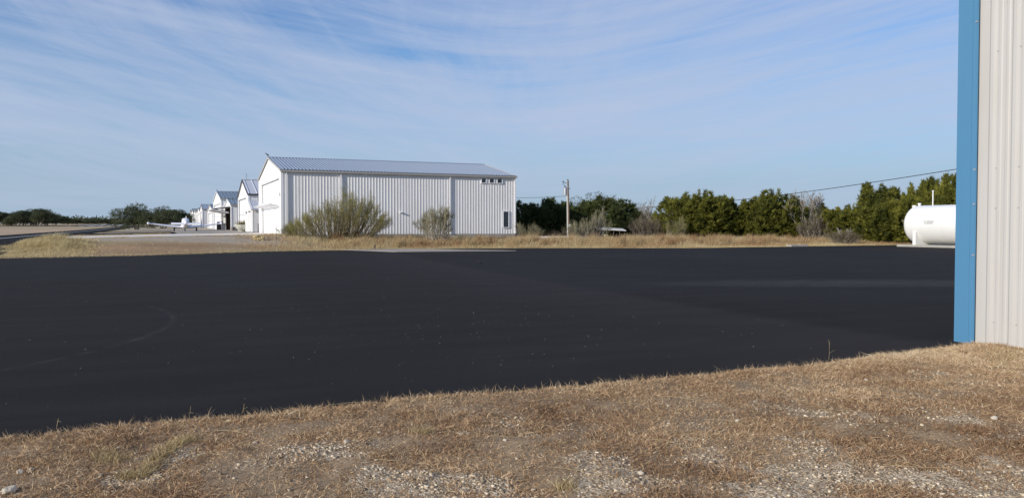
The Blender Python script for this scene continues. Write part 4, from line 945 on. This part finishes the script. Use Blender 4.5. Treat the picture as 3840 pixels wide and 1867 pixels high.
T = [
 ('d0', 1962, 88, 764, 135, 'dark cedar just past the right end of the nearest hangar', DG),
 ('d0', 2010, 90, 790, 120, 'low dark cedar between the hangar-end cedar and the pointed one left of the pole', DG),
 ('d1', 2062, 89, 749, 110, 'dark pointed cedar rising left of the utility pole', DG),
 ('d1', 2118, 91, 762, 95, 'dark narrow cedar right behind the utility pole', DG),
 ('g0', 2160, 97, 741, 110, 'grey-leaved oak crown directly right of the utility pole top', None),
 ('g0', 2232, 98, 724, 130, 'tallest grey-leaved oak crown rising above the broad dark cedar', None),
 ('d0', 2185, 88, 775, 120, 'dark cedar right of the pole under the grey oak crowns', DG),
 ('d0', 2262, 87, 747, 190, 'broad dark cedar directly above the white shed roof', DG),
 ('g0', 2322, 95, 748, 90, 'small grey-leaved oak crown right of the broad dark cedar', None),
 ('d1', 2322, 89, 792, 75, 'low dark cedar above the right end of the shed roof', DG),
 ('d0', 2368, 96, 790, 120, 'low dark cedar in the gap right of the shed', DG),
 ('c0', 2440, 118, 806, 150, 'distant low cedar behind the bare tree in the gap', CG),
 ('c1', 2520, 112, 800, 140, 'distant low cedar behind the second bare tree in the gap', CG),
 ('c1', 2555, 84, 736, 150, 'big olive cedar at the left end of the long cedar hedge', CG),
 ('c0', 2637, 83, 727, 140, 'olive cedar with the highest spires in the left half of the hedge', CG),
 ('c1', 2676, 90, 750, 150, 'cedar set back between the two highest spires of the hedge', CG),
 ('c1', 2845, 90, 758, 150, 'shaded cedar set back just left of the big domed cedar', CG),
 ('c0', 2940, 90, 764, 130, 'cedar set back just right of the big domed cedar', CG),
 ('c1', 2712, 84, 746, 140, 'olive cedar under the point where the cable reappears', CG),
 ('c1', 2790, 84, 760, 140, 'lower olive cedar left of the big domed cedar', CG),
 ('c0', 2896, 82, 724, 165, 'big domed yellow-green cedar touching the cable', CG),
 ('c1', 2985, 90, 772, 130, 'olive cedar behind the leafless white-limbed tree', CG),
 ('c0', 3062, 88, 768, 120, 'olive cedar behind the second thin bare trunk', CG),
 ('c1', 3135, 80, 786, 130, 'low yellow-green cedar right of the bare trees', CG),
 ('c0', 3190, 84, 776, 90, 'low cedar between the bare trees and the spired cedar', CG),
 ('c2', 3268, 80, 697, 120, 'spired cedar standing highest left of the tank', CG),
 ('c2', 3345, 78, 712, 110, 'cedar with twin spires just left of the tank end', CG),
 ('c0', 3306, 76, 768, 130, 'low bushy cedar at the foot of the spired ones left of the tank', CG),
 ('c0', 3400, 75, 738, 110, 'rounded cedar behind the domed end of the tank', CG),
 ('c2', 3446, 79, 690, 80, 'cedar spire left of the tank vent pipe', CG),
 ('c2', 3492, 80, 678, 80, 'cedar spire right behind the tank vent pipe', CG),
 ('c2', 3540, 78, 668, 95, 'tallest cedar behind the tank', CG),
 ('c2', 3592, 76, 664, 95, 'cedar partly hidden by the blue corner trim', CG),
 ('c1', 3500, 76, 745, 150, 'low cedar directly behind the tank top', CG),
 ('o1', 512, 168, 768, 118, 'live oak with leaning grey limbs at the left end of the oak clump', 'oaks left of the airplane'),
 ('o1', 612, 185, 778, 105, 'dark live oak in the middle of the oak clump', 'oaks left of the airplane'),
 ('o0', 668, 196, 788, 95, 'live oak just left of the airplane canopy', 'oaks left of the airplane'),
 ('o1', 700, 260, 804, 60, 'small distant oak showing behind the airplane canopy', 'oaks left of the airplane'),
]
for t in T: plant(t[0], t[1], t[2], t[3], t[4], t[5], 'tree', t[6], rscale=.9)
for k in range(9):
    plant('o1' if k % 2 else 'o0', -20+k*28, 352+12*(k % 3), [790, 797, 801, 795, 791, 787, 784, 788, 804][k], 66, 'dark rounded oak in the dense low tree line beyond the mown field', 'tree', 'oaks beyond the mown field at far left', rscale=1)
for k in range(4):
    plant('o0', 238+k*17, 560, [822, 818, 820, 824][k], 36, 'smaller farther oak beside the runway start', 'tree', 'farther oaks beside the runway start')
for k in range(12):
    plant('o1' if k % 2 else 'o0', 285+k*17, 900+30*(k % 3), [824, 826, 828, 825, 823, 819, 822, 827, 829, 831, 830, 828][k], 34, 'tiny oak on the horizon beyond the runway', 'tree', 'oaks on the horizon')
for k, px in enumerate((330, 362, 412, 445)):
    plant('o0', px, 640, 836, 22, 'small bush-like oak on the pale ground before the horizon trees', 'tree', 'small bushes before the horizon')
# distant woods as one mass behind everything
r = np.random.default_rng(77); n = 9000
lat = r.uniform(-.75, .70, n); dd = r.uniform(1100, 1500, n); X = lat*dd*CA+dd*SA; Y = -lat*dd*SA+dd*CA
hh = 5+4*fbm(lat*40, dd*.01); zb = gz(X, Y); P = np.stack([X, Y, zb+hh*r.random(n)**.6], 1)
Vb, _, Tb = blades(np.repeat(P, 4, 0)+r.normal(size=(n*4, 3))*1.6, unit(r.normal(size=(n*4, 3))+np.array([0, 0, .5])), 2.2+2.2*r.random(n*4), 1.6+1.4*r.random(n*4), np.zeros((n*4, 3)), r, seg=False)
o = np_obj('distant_woods', Vb, None, Tb, M['oak_leaf'], None, np.repeat(np.clip(r.random(n*4)*.6+.1, 0, 1), 3)); setp(o, 'far low woods along the horizon', 'woods', None, 'stuff')

# bare trees
def bare_tree(px, d, top, label, seed, trunks, spread, mat='greywood', depth=4, width=None, cat='tree', name='bare_tree', lean=0, rad=.09, base_h=.15, up=.06, shrink=.68):
    r = np.random.default_rng(seed); X, Y = pp(px, d); z = g(X, Y); H = zz(top, d)-z
    root = empty(name, (X, Y, z), label, cat, None); sg_ = []
    for k in range(trunks):
        a = 2*math.pi*k/trunks+r.random()*.6
        grow((.06*math.cos(a), .06*math.sin(a), -.1), (math.cos(a)*spread*(.4+.6*r.random())+lean*CA, math.sin(a)*spread*(.4+.6*r.random())-lean*SA, 1), 1.0, rad*(.7+.4*r.random()), depth, r, sg_, .55, .10, up, (2, 4), shrink, None, .006)
    S = np.array(sg_); mx = S[:, [2, 5]].max(); k_ = H/mx; S[:, :6] *= k_; S[:, 6:] = np.maximum(S[:, 6:]*min(k_, 1.6), .0125)
    if width:
        wx = np.abs(S[:, [0, 3]]).max(); f_ = (width/FPX*d/2)/wx
        S[:, [0, 1, 3, 4]] *= f_
    thick = S[:, 6] > .03
    Va, Qa = tubes(S[thick], 7); np_obj('trunk', Va, Qa, None, M[mat], root, smooth=True)
    Va, Qa = tubes(S[~thick], 4); np_obj('branches', Va, Qa, None, M[mat], root)
    return root
M['palebark'] = simple('pale_bark', (.42, .37, .30), .9, .15, var=.2, scale=5)
bare_tree(2442, 92, 732, 'leafless grey tree with twisted crown right of the shed', 31, 3, .35, 'greywood', 5, 130, rad=.11)
bare_tree(2515, 94, 750, 'smaller leafless grey tree left of the cedar hedge', 32, 3, .3, 'greywood', 5, 90, rad=.09)
bare_tree(3022, 80, 702, 'leafless tree with pale spreading limbs in front of the cedars', 33, 5, .42, 'greywood', 4, 200, rad=.05)
bare_tree(3058, 81, 712, 'thin pale leafless tree right of the one with spreading limbs', 34, 1, .15, 'greywood', 5, 110, rad=.08)
bare_tree(3165, 77, 850, 'low tangle of dead grey branches in front of the low cedars', 35, 5, 1.2, 'greywood', 3, 90, rad=.03)

# broom-like shrubs
def shrub(px, d, hfun, width, depth_m, label, seed, nstem, ntw, mat, stem='greywood', name='shrub', cat='shrub', leafL=(.22, .32), leafW=.018, zoff=0, lowfill=.25, r1=.012):
    r = np.random.default_rng(seed); X, Y = pp(px, d); z = g(X, Y)+zoff
    root = empty(name, (X, Y, z), label, cat, None, rotz=-A); hw = width/FPX*d/2; sg_ = []; tp = []; td = []
    for k in range(nstem):
        u = r.uniform(-1, 1); v_ = r.uniform(-1, 1)*math.sqrt(max(1-u*u, .05)); H = hfun(u)*(1-.35*v_*v_)*(.72+.28*r.random())
        end = np.array((u*hw, v_*depth_m, H)); end[2] *= 1+.10*r.normal(); end[0] += r.normal()*.075*hw; end[1] += r.normal()*.15; st = np.array((u*hw*.52+r.normal()*.12, v_*depth_m*.3, -.05))
        n_ = 7; prev = st; j = r.normal(size=3)*.05
        for q in range(1, n_+1):
            t = q/n_; cur = st+(end-st)*np.array((t**.85, t**.85, t**1.12))+j*math.sin(t*5)+r.normal(size=3)*.045
            ra = .028*(1-t*.7)*(H/3+.35); sg_.append((*prev, *cur, max(ra*1.05, r1), max(ra, r1)))
            if q >= 3:
                nb = 1 if q < 5 else 2
                for b in range(nb):
                    dd_ = unit(cur-prev+r.normal(size=3)*.22*np.linalg.norm(cur-prev)+np.array((0, 0, .06))); ln = (.35+.4*r.random())*H/3.2
                    e2 = cur+dd_*ln; sg_.append((*cur, *e2, r1*.8, r1*.5))
                    for w2 in range(3): tt_ = r.random(); tp.append(cur+dd_*ln*tt_); td.append(dd_)
            tp.append(cur); td.append(unit(cur-prev)); prev = cur
        for w2 in range(3): tp.append(end+r.normal(size=3)*.05); td.append(unit(end-st))
    tp = np.array(tp); td = np.array(td); hh = tp[:, 2]/np.maximum(np.array([hfun(np.clip(a/hw, -1, 1)) for a in tp[:, 0]]), .3)
    pr = np.clip(lowfill+np.clip(hh, 0, 2)**1.5, .01, 1.3); idx = r.choice(len(tp), ntw, p=pr/pr.sum())
    P = tp[idx]+r.normal(size=(ntw, 3))*np.array((.09, .09, .10)); D = unit(td[idx]+r.normal(size=(ntw, 3))*.28+np.array([0, 0, .35])); L = leafL[0]+leafL[1]*r.random(ntw)
    P[:, 2] = np.maximum(P[:, 2], .02)
    Vb, _, Tb = blades(P, D, L, leafW*(.6+.8*r.random(ntw)), r.normal(size=(ntw, 3))*.03, r, seg=False)
    rn = np.clip(fbm(P[:, 0]*.9+seed, P[:, 2]*.9+P[:, 1], 3)*.8+r.normal(size=ntw)*.12+.1, 0, 1)
    Va, Qa = tubes(sg_, 4); np_obj('stems', Va, Qa, None, M[stem], root); np_obj('twigs', Vb, None, Tb, mat, root, np.repeat(rn, 3))
    return root
def hbig(u): return float(np.interp(u, [-1, -.8, -.55, -.35, -.1, .15, .3, .5, .62, .78, 1], [.9, 1.5, 2.2, 2.9, 3.2, 3.75, 3.4, 3.75, 3.3, 2.4, 1.5]))
shrub(1262, 66.0, hbig, 385, 2.0, 'very large wispy olive shrub growing against the long wall of the nearest hangar', 41, 240, 30000, M['broom'], 'browntwig', leafL=(.10, .24), leafW=.015, r1=.007, lowfill=.3)
def hsm(u): return float(np.interp(u, [-1, -.6, -.25, -.1, .2, .5, .8, 1], [1.7, 2.1, 3.0, 3.1, 2.4, 2.5, 2.6, 1.6]))
shrub(1632, 66.5, hsm, 118, 1.1, 'small wispy shrub with bare fanning stems against the hangar wall', 42, 55, 6000, M['palebroom'], 'palebark', lowfill=.0, leafL=(.16, .24), leafW=.02)
shrub(2205, 74.0, lambda u: float(np.interp(u, [-1, -.5, 0, .5, 1], [1.2, 1.6, 1.9, 2.6, 1.4])), 165, 1.1, 'grey-green wispy shrub between the utility pole and the open shed', 43, 80, 4200, M['palebroom'], 'greywood', leafL=(.16, .24), leafW=.02)
shrub(1985, 76.0, lambda u: 1.15+.3*math.sin(u*5), 95, .8, 'low wispy weed clump beside the tan utility cabinet', 44, 40, 1500, M['palebroom'], 'bark')
shrub(2455, 84.0, lambda u: float(np.interp(u, [-1, -.4, .1, .6, 1], [1.4, 2.1, 1.8, 2.0, 1.3])), 190, 1.4, 'brown leafless thicket under the grey bare trees', 45, 150, 7500, M['brushleaf'], 'greywood', name='thicket', lowfill=.5)
shrub(2535, 80.0, lambda u: 1.5+.3*math.sin(u*4), 70, .8, 'olive-brown bush at the left foot of the cedar hedge', 46, 70, 3200, M['broom'], 'greywood', name='bush', cat='bush', lowfill=.6)
shrub(3160, 73.0, lambda u: .85+.2*math.sin(u*6), 110, .8, 'tan dry bush at the grass edge before the low cedars', 48, 60, 2400, M['brushleaf'], 'greywood', name='bush', cat='bush', lowfill=.6)
shrub(3050, 79.0, lambda u: 1.9+.4*math.sin(u*4+1), 140, .8, 'brown twiggy undergrowth around the bare tree trunks', 49, 90, 4000, M['brushleaf'], 'greywood', name='thicket', lowfill=.6)

# grasses ------------------------------------------------------------
def grass(name, pts, Lf, Wf, mat, label, lean=.25, rnf=None, r=rng, seg=True, droop=.25, wind=(.0, 0, 0)):
    n = len(pts); z = gz(pts[:, 0], pts[:, 1]); P = np.stack([pts[:, 0], pts[:, 1], z-.01], 1)
    D = unit(np.stack([r.normal(size=n)*lean, r.normal(size=n)*lean, np.ones(n)], 1)); L = Lf(pts); W = Wf(n)
    bend = np.stack([r.normal(size=n), r.normal(size=n), -np.abs(r.normal(size=n))*.6], 1)*(L*droop)[:, None]+np.array([wind])*L[:, None]
    Vb, Qb, Tb = blades(P, D, L, W, bend, r, seg)
    rn = rnf(pts) if rnf is not None else r.random(n)
    o = np_obj(name, Vb, Qb, Tb, mat, None, np.repeat(np.clip(rn, 0, 1), 5 if seg else 3)); setp(o, label, 'grass', None, 'stuff'); return o
r = np.random.default_rng(90)
# tall straw between the apron and trees
n = 150000; X = r.uniform(5, 64, n); e = r.uniform(.6, 17, n); Y = pad_edge(X)+e
dn = fbm(X*.55, Y*.55, 3); hcol = np.interp(X, [5, 12, 17, 60], [.15, .75, 1, 1])*np.interp(e, [.6, 2.5, 5, 13, 17], [.12, .3, 1, .9, .3])
keep = (r.random(n) < np.clip((dn-.18)*2.0, .08, 1)*np.interp(X, [5, 11, 16, 64], [.12, .7, 1, .8])) & ~((X > 9.2) & (X < 31.6) & (Y > 69.95) & (Y < 87.2)) & ~((X > SX-.3) & (Y < SY+.3))
keep &= ~((np.abs(X-17.5) < 6) & (Y < 57.1)); pts = np.stack([X, Y], 1)[keep]; ht = (hcol*(.35+.9*dn))[keep]; ev = e[keep]
cl_ = fbm(pts[:, 0]*.28+4, pts[:, 1]*.4, 3)
grass('tall_dry_grass', pts, lambda p: (.12+.62*ht)*(.55+.75*r.random(len(p))), lambda n_: .011+.014*r.random(n_), M['straw'], 'tall straw-coloured grass between the asphalt and the trees', .22, lambda p: .25+.75*(cl_-.25)*1.3+r.normal(size=len(p))*.13, r, wind=(.22, .05, 0))
# taller reddish bunches
n = 300; bx_ = r.uniform(13, 60, n); be = r.uniform(3.5, 10, n); by_ = pad_edge(bx_)+be; ok = ~((bx_ > 8.5) & (bx_ < 32.2) & (by_ > 69.4)) & ~((bx_ > SX-.8)); bx_, by_ = bx_[ok], by_[ok]
k_ = 90; P2 = np.stack([np.repeat(bx_, k_)+r.normal(size=len(bx_)*k_)*.16, np.repeat(by_, k_)+r.normal(size=len(bx_)*k_)*.16], 1); bh = np.repeat(.45+.75*r.random(len(bx_))**1.3, k_); bc = np.repeat(r.random(len(bx_)), k_)
grass('bunch_grass', P2, lambda p: bh*(.6+.5*r.random(len(p))), lambda n_: .010+.012*r.random(n_), M['straw'], 'upright bunches of reddish and pale bluestem grass before the trees', .20, lambda p: .05+bc*.7+r.normal(size=len(p))*.08, r, droop=.12, wind=(.1, .03, 0))
# short cut straw along the asphalt edge and on the bank
n = 110000; X = r.uniform(-12, 64, n); e = r.uniform(-.12, 1, n)**1.0*np.interp(X, [-12, 9, 16, 64], [13.5, 12, 3.2, 2.4]); Y = pad_edge(X)+e
dn = fbm(X*.8, Y*.8, 3); thr = np.interp(e, [0, .6, 2, 13], [1.0, .95, .55, .35])-(np.exp(-((X-2)/8)**2-((e-5.0)/4.5)**2))*.62
keep = (r.random(n) < thr*np.clip(dn*2-.2, .15, 1)) & ~((X > SX-.3) & (Y < SY+.4)) & ~((np.abs(X-17.2) < 5.4) & (Y < 56.6)) & (Y < 69.3) & ~((X > -15) & (X < -7.8) & (Y > 61)) & ~((Y > 60.5) & (X > -6) & (X < 9.4) & (r.random(n) < .93))
pts = np.stack([X, Y], 1)[keep]; c2 = fbm(pts[:, 0]*.5, pts[:, 1]*.9, 3)
grass('short_dry_grass', pts, lambda p: .05+.13*r.random(len(p)), lambda n_: .014+.016*r.random(n_), M['yellowgrass'], 'short mown straw grass on the bank beyond the asphalt', .6, lambda p: c2*.9+r.normal(size=len(p))*.15, r, seg=False)
# yellow mound of grass at the far left
n = 60000; lat = r.normal(size=n)*4.2-29.5; dd = 47.5+r.normal(size=n)*3.2; X = lat*CA+dd*SA; Y = -lat*SA+dd*CA
dn = fbm(X*.9, Y*.9, 3); keep = (r.random(n) < np.clip(dn*2.2-.35, .1, 1)) & (Y > pad_edge(X)+.7) & ~((X > -15) & (X < -8.2) & (Y > 66)) & (X > -26) & (r.random(n) < sstep((-2.6-X)/3.2)) & ~((X < -8.4) & (Y > 58))
pts = np.stack([X, Y], 1)[keep]; dn = dn[keep]; cen = np.exp(-((pts[:, 0]+6.2)/1.9)**2-((pts[:, 1]-58.5)/3.6)**2)*(pts[:, 0] > -9.2)
grass('yellow_grass', pts, lambda p: (.10+.62*cen*(.45+dn))*(.6+.6*r.random(len(p))), lambda n_: .010+.012*r.random(n_), M['yellowgrass'], 'soft yellow grass mound between the asphalt and the taxiway at left', .3, lambda p: .2+dn*.7+r.normal(size=len(p))*.12, r, wind=(.25, 0, 0))
# grass fringe along taxiway and lane
n = 26000; X = np.concatenate([r.uniform(-7.9, 9.3, n//2), r.uniform(-7.8, 1, n//2)]); Y = np.concatenate([69.3+r.normal(size=n//2)*.35, r.uniform(86.4, 96.6, n//2)])
keep = (fbm(X*.7, Y*.7, 3) > .46) & (Y < 96.6) & ((Y < 69.8) | (Y > 86.3)); pts = np.stack([X, Y], 1)[keep]
grass('island_grass', pts, lambda p: .05+.12*r.random(len(p)), lambda n_: .015+.015*r.random(n_), M['greenish'], 'thin greenish grass around the concrete lane', .5, None, r, seg=False)

# foreground verge ------------------------------------------------------------
def infr(X, Y, m=1.9):
    d = X*SA+Y*CA; lat = X*CA-Y*SA
    return (d > 3.0) & (np.abs(lat) < d*(.66)+m)
n = 1500000; X = r.uniform(-6, 10.1, n); Y = r.uniform(-.3, 7.5, n); ok = infr(X, Y) & (X < 10.02) & (Y < near_edge(X)+.05+.09*(vnoise(X*2.3, X*0+1)-.5)*2-.05*r.random(n)+.04*(vnoise(X*9, X*0)))
X, Y = X[ok], Y[ok]; gm2 = gravel_mask(X, Y); cl_ = fbm(X*2.6, Y*2.6, 4); fine_ = vnoise(X*11, Y*11)
edge = np.exp(-((near_edge(X)-Y)/.35)**2)
pk = np.clip(1.2-gm2*1.25, .06, 1)*np.clip((cl_-.30)*2.2+(fine_-.5)*.7+.78+edge*.6, .55, 1)
keep = r.random(len(X)) < pk; pts = np.stack([X, Y], 1)[keep]; cl_, fine_, gm3, edge = cl_[keep], fine_[keep], gm2[keep], edge[keep]
print('verge blades', len(pts))
tone = fbm(pts[:, 0]*1.0+3, pts[:, 1]*1.0+5, 3)
right = sstep((pts[:, 0]-5)/5)
grass('dry_verge_grass', pts, lambda p: (.026+.042*np.clip((cl_-.25)*1.7, 0, 1)**1.3*(.4+fine_)+.010*edge+.012*right)*(.5+.9*r.random(len(p))), lambda n_: .0030+.0042*r.random(n_), M['verge'], 'short brown matted grass in the foreground', .95, lambda p: .15+.44*tone+.26*right+.14*edge+.10*fine_+r.normal(size=len(p))*.20, r, droop=.5)
# upright longer blades and fallen straws
n = 9000; X = r.uniform(-3.5, 10, n); Y = r.uniform(1, 7.55, n); gm4 = gravel_mask(X, Y); edge_ = r.random(n) < .35; Y = np.where(edge_, near_edge(X)+.02-np.abs(r.normal(size=n))*.12, Y)
ok = infr(X, Y) & (X < 9.98) & (Y < near_edge(X)+.05) & (gm4 < .7) & ((fbm(X*1.5+20, Y*1.5, 3) > .52) | edge_); pts = np.stack([X, Y], 1)[ok]
grass('longer_grass', pts, lambda p: .05+.08*r.random(len(p))**2, lambda n_: .002+.002*r.random(n_), M['verge'], 'longer pale blades standing out of the brown turf', .5, lambda p: .6+.3*r.random(len(p)), r, droop=.35)
n = 120; X = r.uniform(-3, 9.5, n); Y = r.uniform(2, 7.3, n); ok = infr(X, Y) & (Y < near_edge(X)-.05); X, Y = X[ok], Y[ok]; n = len(X); th = r.random(n)*6.28; sg_ = []
for k in range(n):
    p = np.array((X[k], Y[k], g(X[k], Y[k])+.03)); d_ = np.array((math.cos(th[k]), math.sin(th[k]), .03)); L_ = .12+.3*r.random(); c_ = np.array((-d_[1], d_[0], .1))*(r.random()-.5)*.3*L_
    pp_ = [p, p+d_*L_*.5+c_+np.array((0, 0, .01)), p+d_*L_]
    for a_, b_ in zip(pp_[:-1], pp_[1:]): sg_.append((*a_, *b_, .0013, .0011))
Vw, Qw = tubes(sg_, 4); o = np_obj('straw_litter', Vw, Qw, None, M['yellowgrass'], None, np.full(len(Vw), .75)); setp(o, 'loose straw stalks lying on the brown turf', 'straw', None, 'stuff')
# weeds standing at the asphalt edge
def weed(px, py, h, lab, seed):
    rr = np.random.default_rng(seed); d = EYE*FPX/(py-HOR); X, Y = pp(px, d); z = g(X, Y); sg_ = []
    p = np.array((0, 0, 0.)); path = wander(p, (rr.normal()*.12, rr.normal()*.12, 1), h, .0016, .0010, 5, .12, rr, sg_)
    for k in range(3):
        q, dd_, _ = path[2+k]; wander(q, unit(dd_+rr.normal(size=3)*.6), h*.28, .0012, .0008, 2, .1, rr, sg_)
    Vw, Qw = tubes(sg_, 4); o = np_obj('weed_stalk', Vw, Qw, None, M['yellowgrass'], None, np.full(len(Vw), .6)); o.location = (X, Y, z); setp(o, lab, 'weed')
weed(200, 1612, .12, 'thin forked weed stalk at the lower asphalt edge, leftmost of all', 1)
weed(702, 1572, .14, 'bent weed stalk at the asphalt edge left of the straight short one', 2)
weed(898, 1552, .13, 'faint upright weed stalk at the asphalt edge farther right', 3)
weed(3112, 1352, .28, 'tall thin weed stalk at the asphalt edge near the blue corner', 4)

# gravel stones ------------------------------------------------------------
oct_ = np.array([(1,0,0),(0,1,0),(-1,0,0),(0,-1,0),(.1,.1,1),(0,0,-1)], float)
octf = np.array([(0,1,4),(1,2,4),(2,3,4),(3,0,4),(1,0,5),(2,1,5),(3,2,5),(0,3,5)])
cube_ = np.array([(a, b, c) for c in (-1, 1) for b in (-1, 1) for a in (-1, 1)], float)
cubq = np.array([(0,2,3,1),(4,5,7,6),(0,1,5,4),(1,3,7,5),(3,2,6,7),(2,0,4,6)])
def stones(name, X, Y, Z, S, mat, lab, r, cat='gravel'):
    n = len(X); base = cube_[None]*(1+r.normal(size=(n, 8, 3))*.28)*.62; sc = np.stack([1+r.normal(size=n)*.25, 1+r.normal(size=n)*.25, .62+r.normal(size=n)*.12], 1)*S[:, None]
    a = r.random(n)*6.28; v_ = base*sc[:, None]; x = v_[..., 0]*np.cos(a)[:, None]-v_[..., 1]*np.sin(a)[:, None]; y = v_[..., 0]*np.sin(a)[:, None]+v_[..., 1]*np.cos(a)[:, None]
    V_ = np.stack([x+X[:, None], y+Y[:, None], v_[..., 2]+Z[:, None]], -1).reshape(-1, 3)
    Q_ = (cubq[None]+np.arange(n)[:, None, None]*8).reshape(-1, 4)
    o = np_obj(name, V_, Q_, None, mat, None, np.repeat(r.random(n), 8)); setp(o, lab, cat, None, 'stuff'); return o
def stone_mat():
    m, t, b = newmat('gravel_stone', .95, .15); at = N(t, 'ShaderNodeAttribute'); at.attribute_name = 'rnd'
    c = ramp(t, at.outputs['Fac'], [(0, (.20, .145, .095)), (.35, (.42, .33, .225)), (.8, (.62, .51, .365)), (1, (.78, .67, .50))])
    v = N(t, 'ShaderNodeTexCoord').outputs['Object']; c = mixc(t, 1.0, c, ramp(t, noise(t, v, 160, 3, .6), [(.3, .75), (.7, 1.15)]), 'MULTIPLY')
    t.links.new(c, b.inputs['Base Color']); return m
M['gravel'] = stone_mat()
n = 215000; X = r.uniform(-6, 10, n); Y = r.uniform(-.3, 7.3, n); ok = infr(X, Y) & (X < 9.9) & (Y < near_edge(X)+.03); X, Y = X[ok], Y[ok]; gm5 = gravel_mask(X, Y)
keep = r.random(len(X)) < np.clip((gm5-.15)*1.1, .02, 1)*np.where(fbm(X*1.7+2, Y*1.7, 2) > .42, 1, .45); X, Y = X[keep], Y[keep]; print('stones', len(X))
S = .0045+.012*r.random(len(X))**2.6; stones('gravel', X, Y, gz(X, Y)+S*.25, S, M['gravel'], 'pale limestone gravel showing through the turf', r)
n = 420; X = np.concatenate([r.uniform(-6, 9.6, 260), r.normal(size=160)*2.2+3.8]); Y = np.concatenate([r.uniform(7.8, 26, 260), r.normal(size=160)*2+11.5]); ok = (Y > 7.8); X, Y = X[ok], Y[ok]
S = .002+.0042*r.random(len(X))**2; stones('loose_pebbles', X, Y, S*.5, S, M['pebble'], 'tiny white pebbles scattered on the black asphalt', r)
n = 900; X = np.concatenate([r.normal(size=600)*6, r.uniform(-10, 9, 300)]); Y = pad_edge(X)+np.abs(r.normal(size=n))*4+.4; ok = (X < 12) & (X > -11) & (Y < 69.5); X, Y = X[ok], Y[ok]
S = .012+.035*r.random(len(X))**2; stones('bank_stones', X, Y, gz(X, Y)+S*.3, S, M['gravel'], 'small stones strewn over the bare orange bank', r)
# individual larger stones
RK = [(1296, 1673, .034, 'largest white stone lying in the brown turf, roundish'), (1227, 1630, .020, 'small angular white stone up-left of the largest white one'), (1419, 1631, .020, 'upright white stone right of the largest one, same turf band'),
 (1563, 1627, .016, 'small pale stone near the middle of the turf, right of the upright white one'), (1894, 1662, .022, 'pale pinkish stone in the turf near the bottom centre'), (16, 1850, .055, 'big flat grey-white stone at the bottom left corner'),
 (60, 1785, .03, 'grey stone just above the big flat corner stone'), (104, 1776, .022, 'small pale stone right of the grey one near the left edge'), (2500, 1485, .022, 'white pebble high in the turf right of centre'),
 (2770, 1581, .026, 'tan rounded stone in the turf right of centre'), (3209, 1432, .022, 'left stone of the white pair nearest the blue corner'), (3254, 1431, .028, 'right stone of the white pair nearest the blue corner'), (950, 1665, .024, 'bright stone at the left side half buried in brown turf'),
 (2510, 1532, .024, 'pale flat stone below the white pebble right of centre'), (2407, 1789, .03, 'paired pale stone on the gravel patch at bottom centre right'), (3740, 1584, .04, 'large buried tan stone near the right edge')]
for k, (px, py, s_, lab) in enumerate(RK):
    d = EYE*FPX/(py-HOR); X, Y = pp(px, d); s_ *= .85; rock('stone', (X, Y, g(X, Y)+s_*.3), (s_, s_*.8, s_*.65), M['buffstone'], lab, 'stone', None, 100+k, k*1.3, sub=3, rough_=.2)

# greenish tufts: a curved ridge in the lower left turf and a patch at the foot of the building
pl_ = [(715, 1650), (650, 1680), (600, 1715), (560, 1755), (520, 1790), (440, 1795)]
ps = []
for (a_, b_) in zip(pl_[:-1], pl_[1:]):
    for t_ in np.linspace(0, 1, 420):
        px_ = a_[0]+(b_[0]-a_[0])*t_+r.normal()*14; py_ = a_[1]+(b_[1]-a_[1])*t_+r.normal()*7
        d = EYE*FPX/(py_-HOR); ps.append(pp(px_, d))
for (px_, py_, k_, sx2, sy2) in ((400, 1725, 700, 40, 12), (3770, 1345, 1100, 45, 18), (2120, 1835, 260, 20, 8), (1580, 1632, 260, 22, 7)):
    for q in range(k_):
        d = EYE*FPX/(py_+r.normal()*sy2-HOR); ps.append(pp(px_+r.normal()*sx2, d))
ps = np.array(ps); ps = ps[(ps[:, 0] < 9.97) & (ps[:, 1] < near_edge(ps[:, 0]))]
grass('greenish_grass', ps, lambda p: .035+.055*r.random(len(p)), lambda n_: .0022+.003*r.random(n_), M['greenish'], 'taller greenish-yellow tufts within the brown turf', .45, None, r, droop=.4)
n = 2600; X = r.uniform(-6, 10, n); Y = near_edge(X)+.03+np.abs(r.normal(size=n))*.07; S = .002+.006*r.random(n)**2
M['crumb'] = simple('asphalt_crumb', (.03, .03, .03), .9, .2, var=.4, scale=40)
stones('asphalt_crumbs', X, Y, S*.4, S, M['crumb'], 'black crumbs of asphalt along the near pavement edge', r)

for y in (0, -2.9, -5.8, -8.7):
    f = MB(); f.loft([disc(y-.012, Rt-.002, 64), disc(y-.006, Rt+.006, 64), disc(y+.006, Rt+.006, 64), disc(y+.012, Rt-.002, 64)]); f.build('weld_seam', M['tank'], TK, smooth=True)
for z in (.35, 1.85, zz(630, 10.5), 3.9):
    for k in range(6):
        f = MB(); yk = -(.42+.305*k)-.065; f.tube((-.012, yk, z), (-.001, yk, z), .006, .008, 8); f.build('screw', M['steel'], NB)
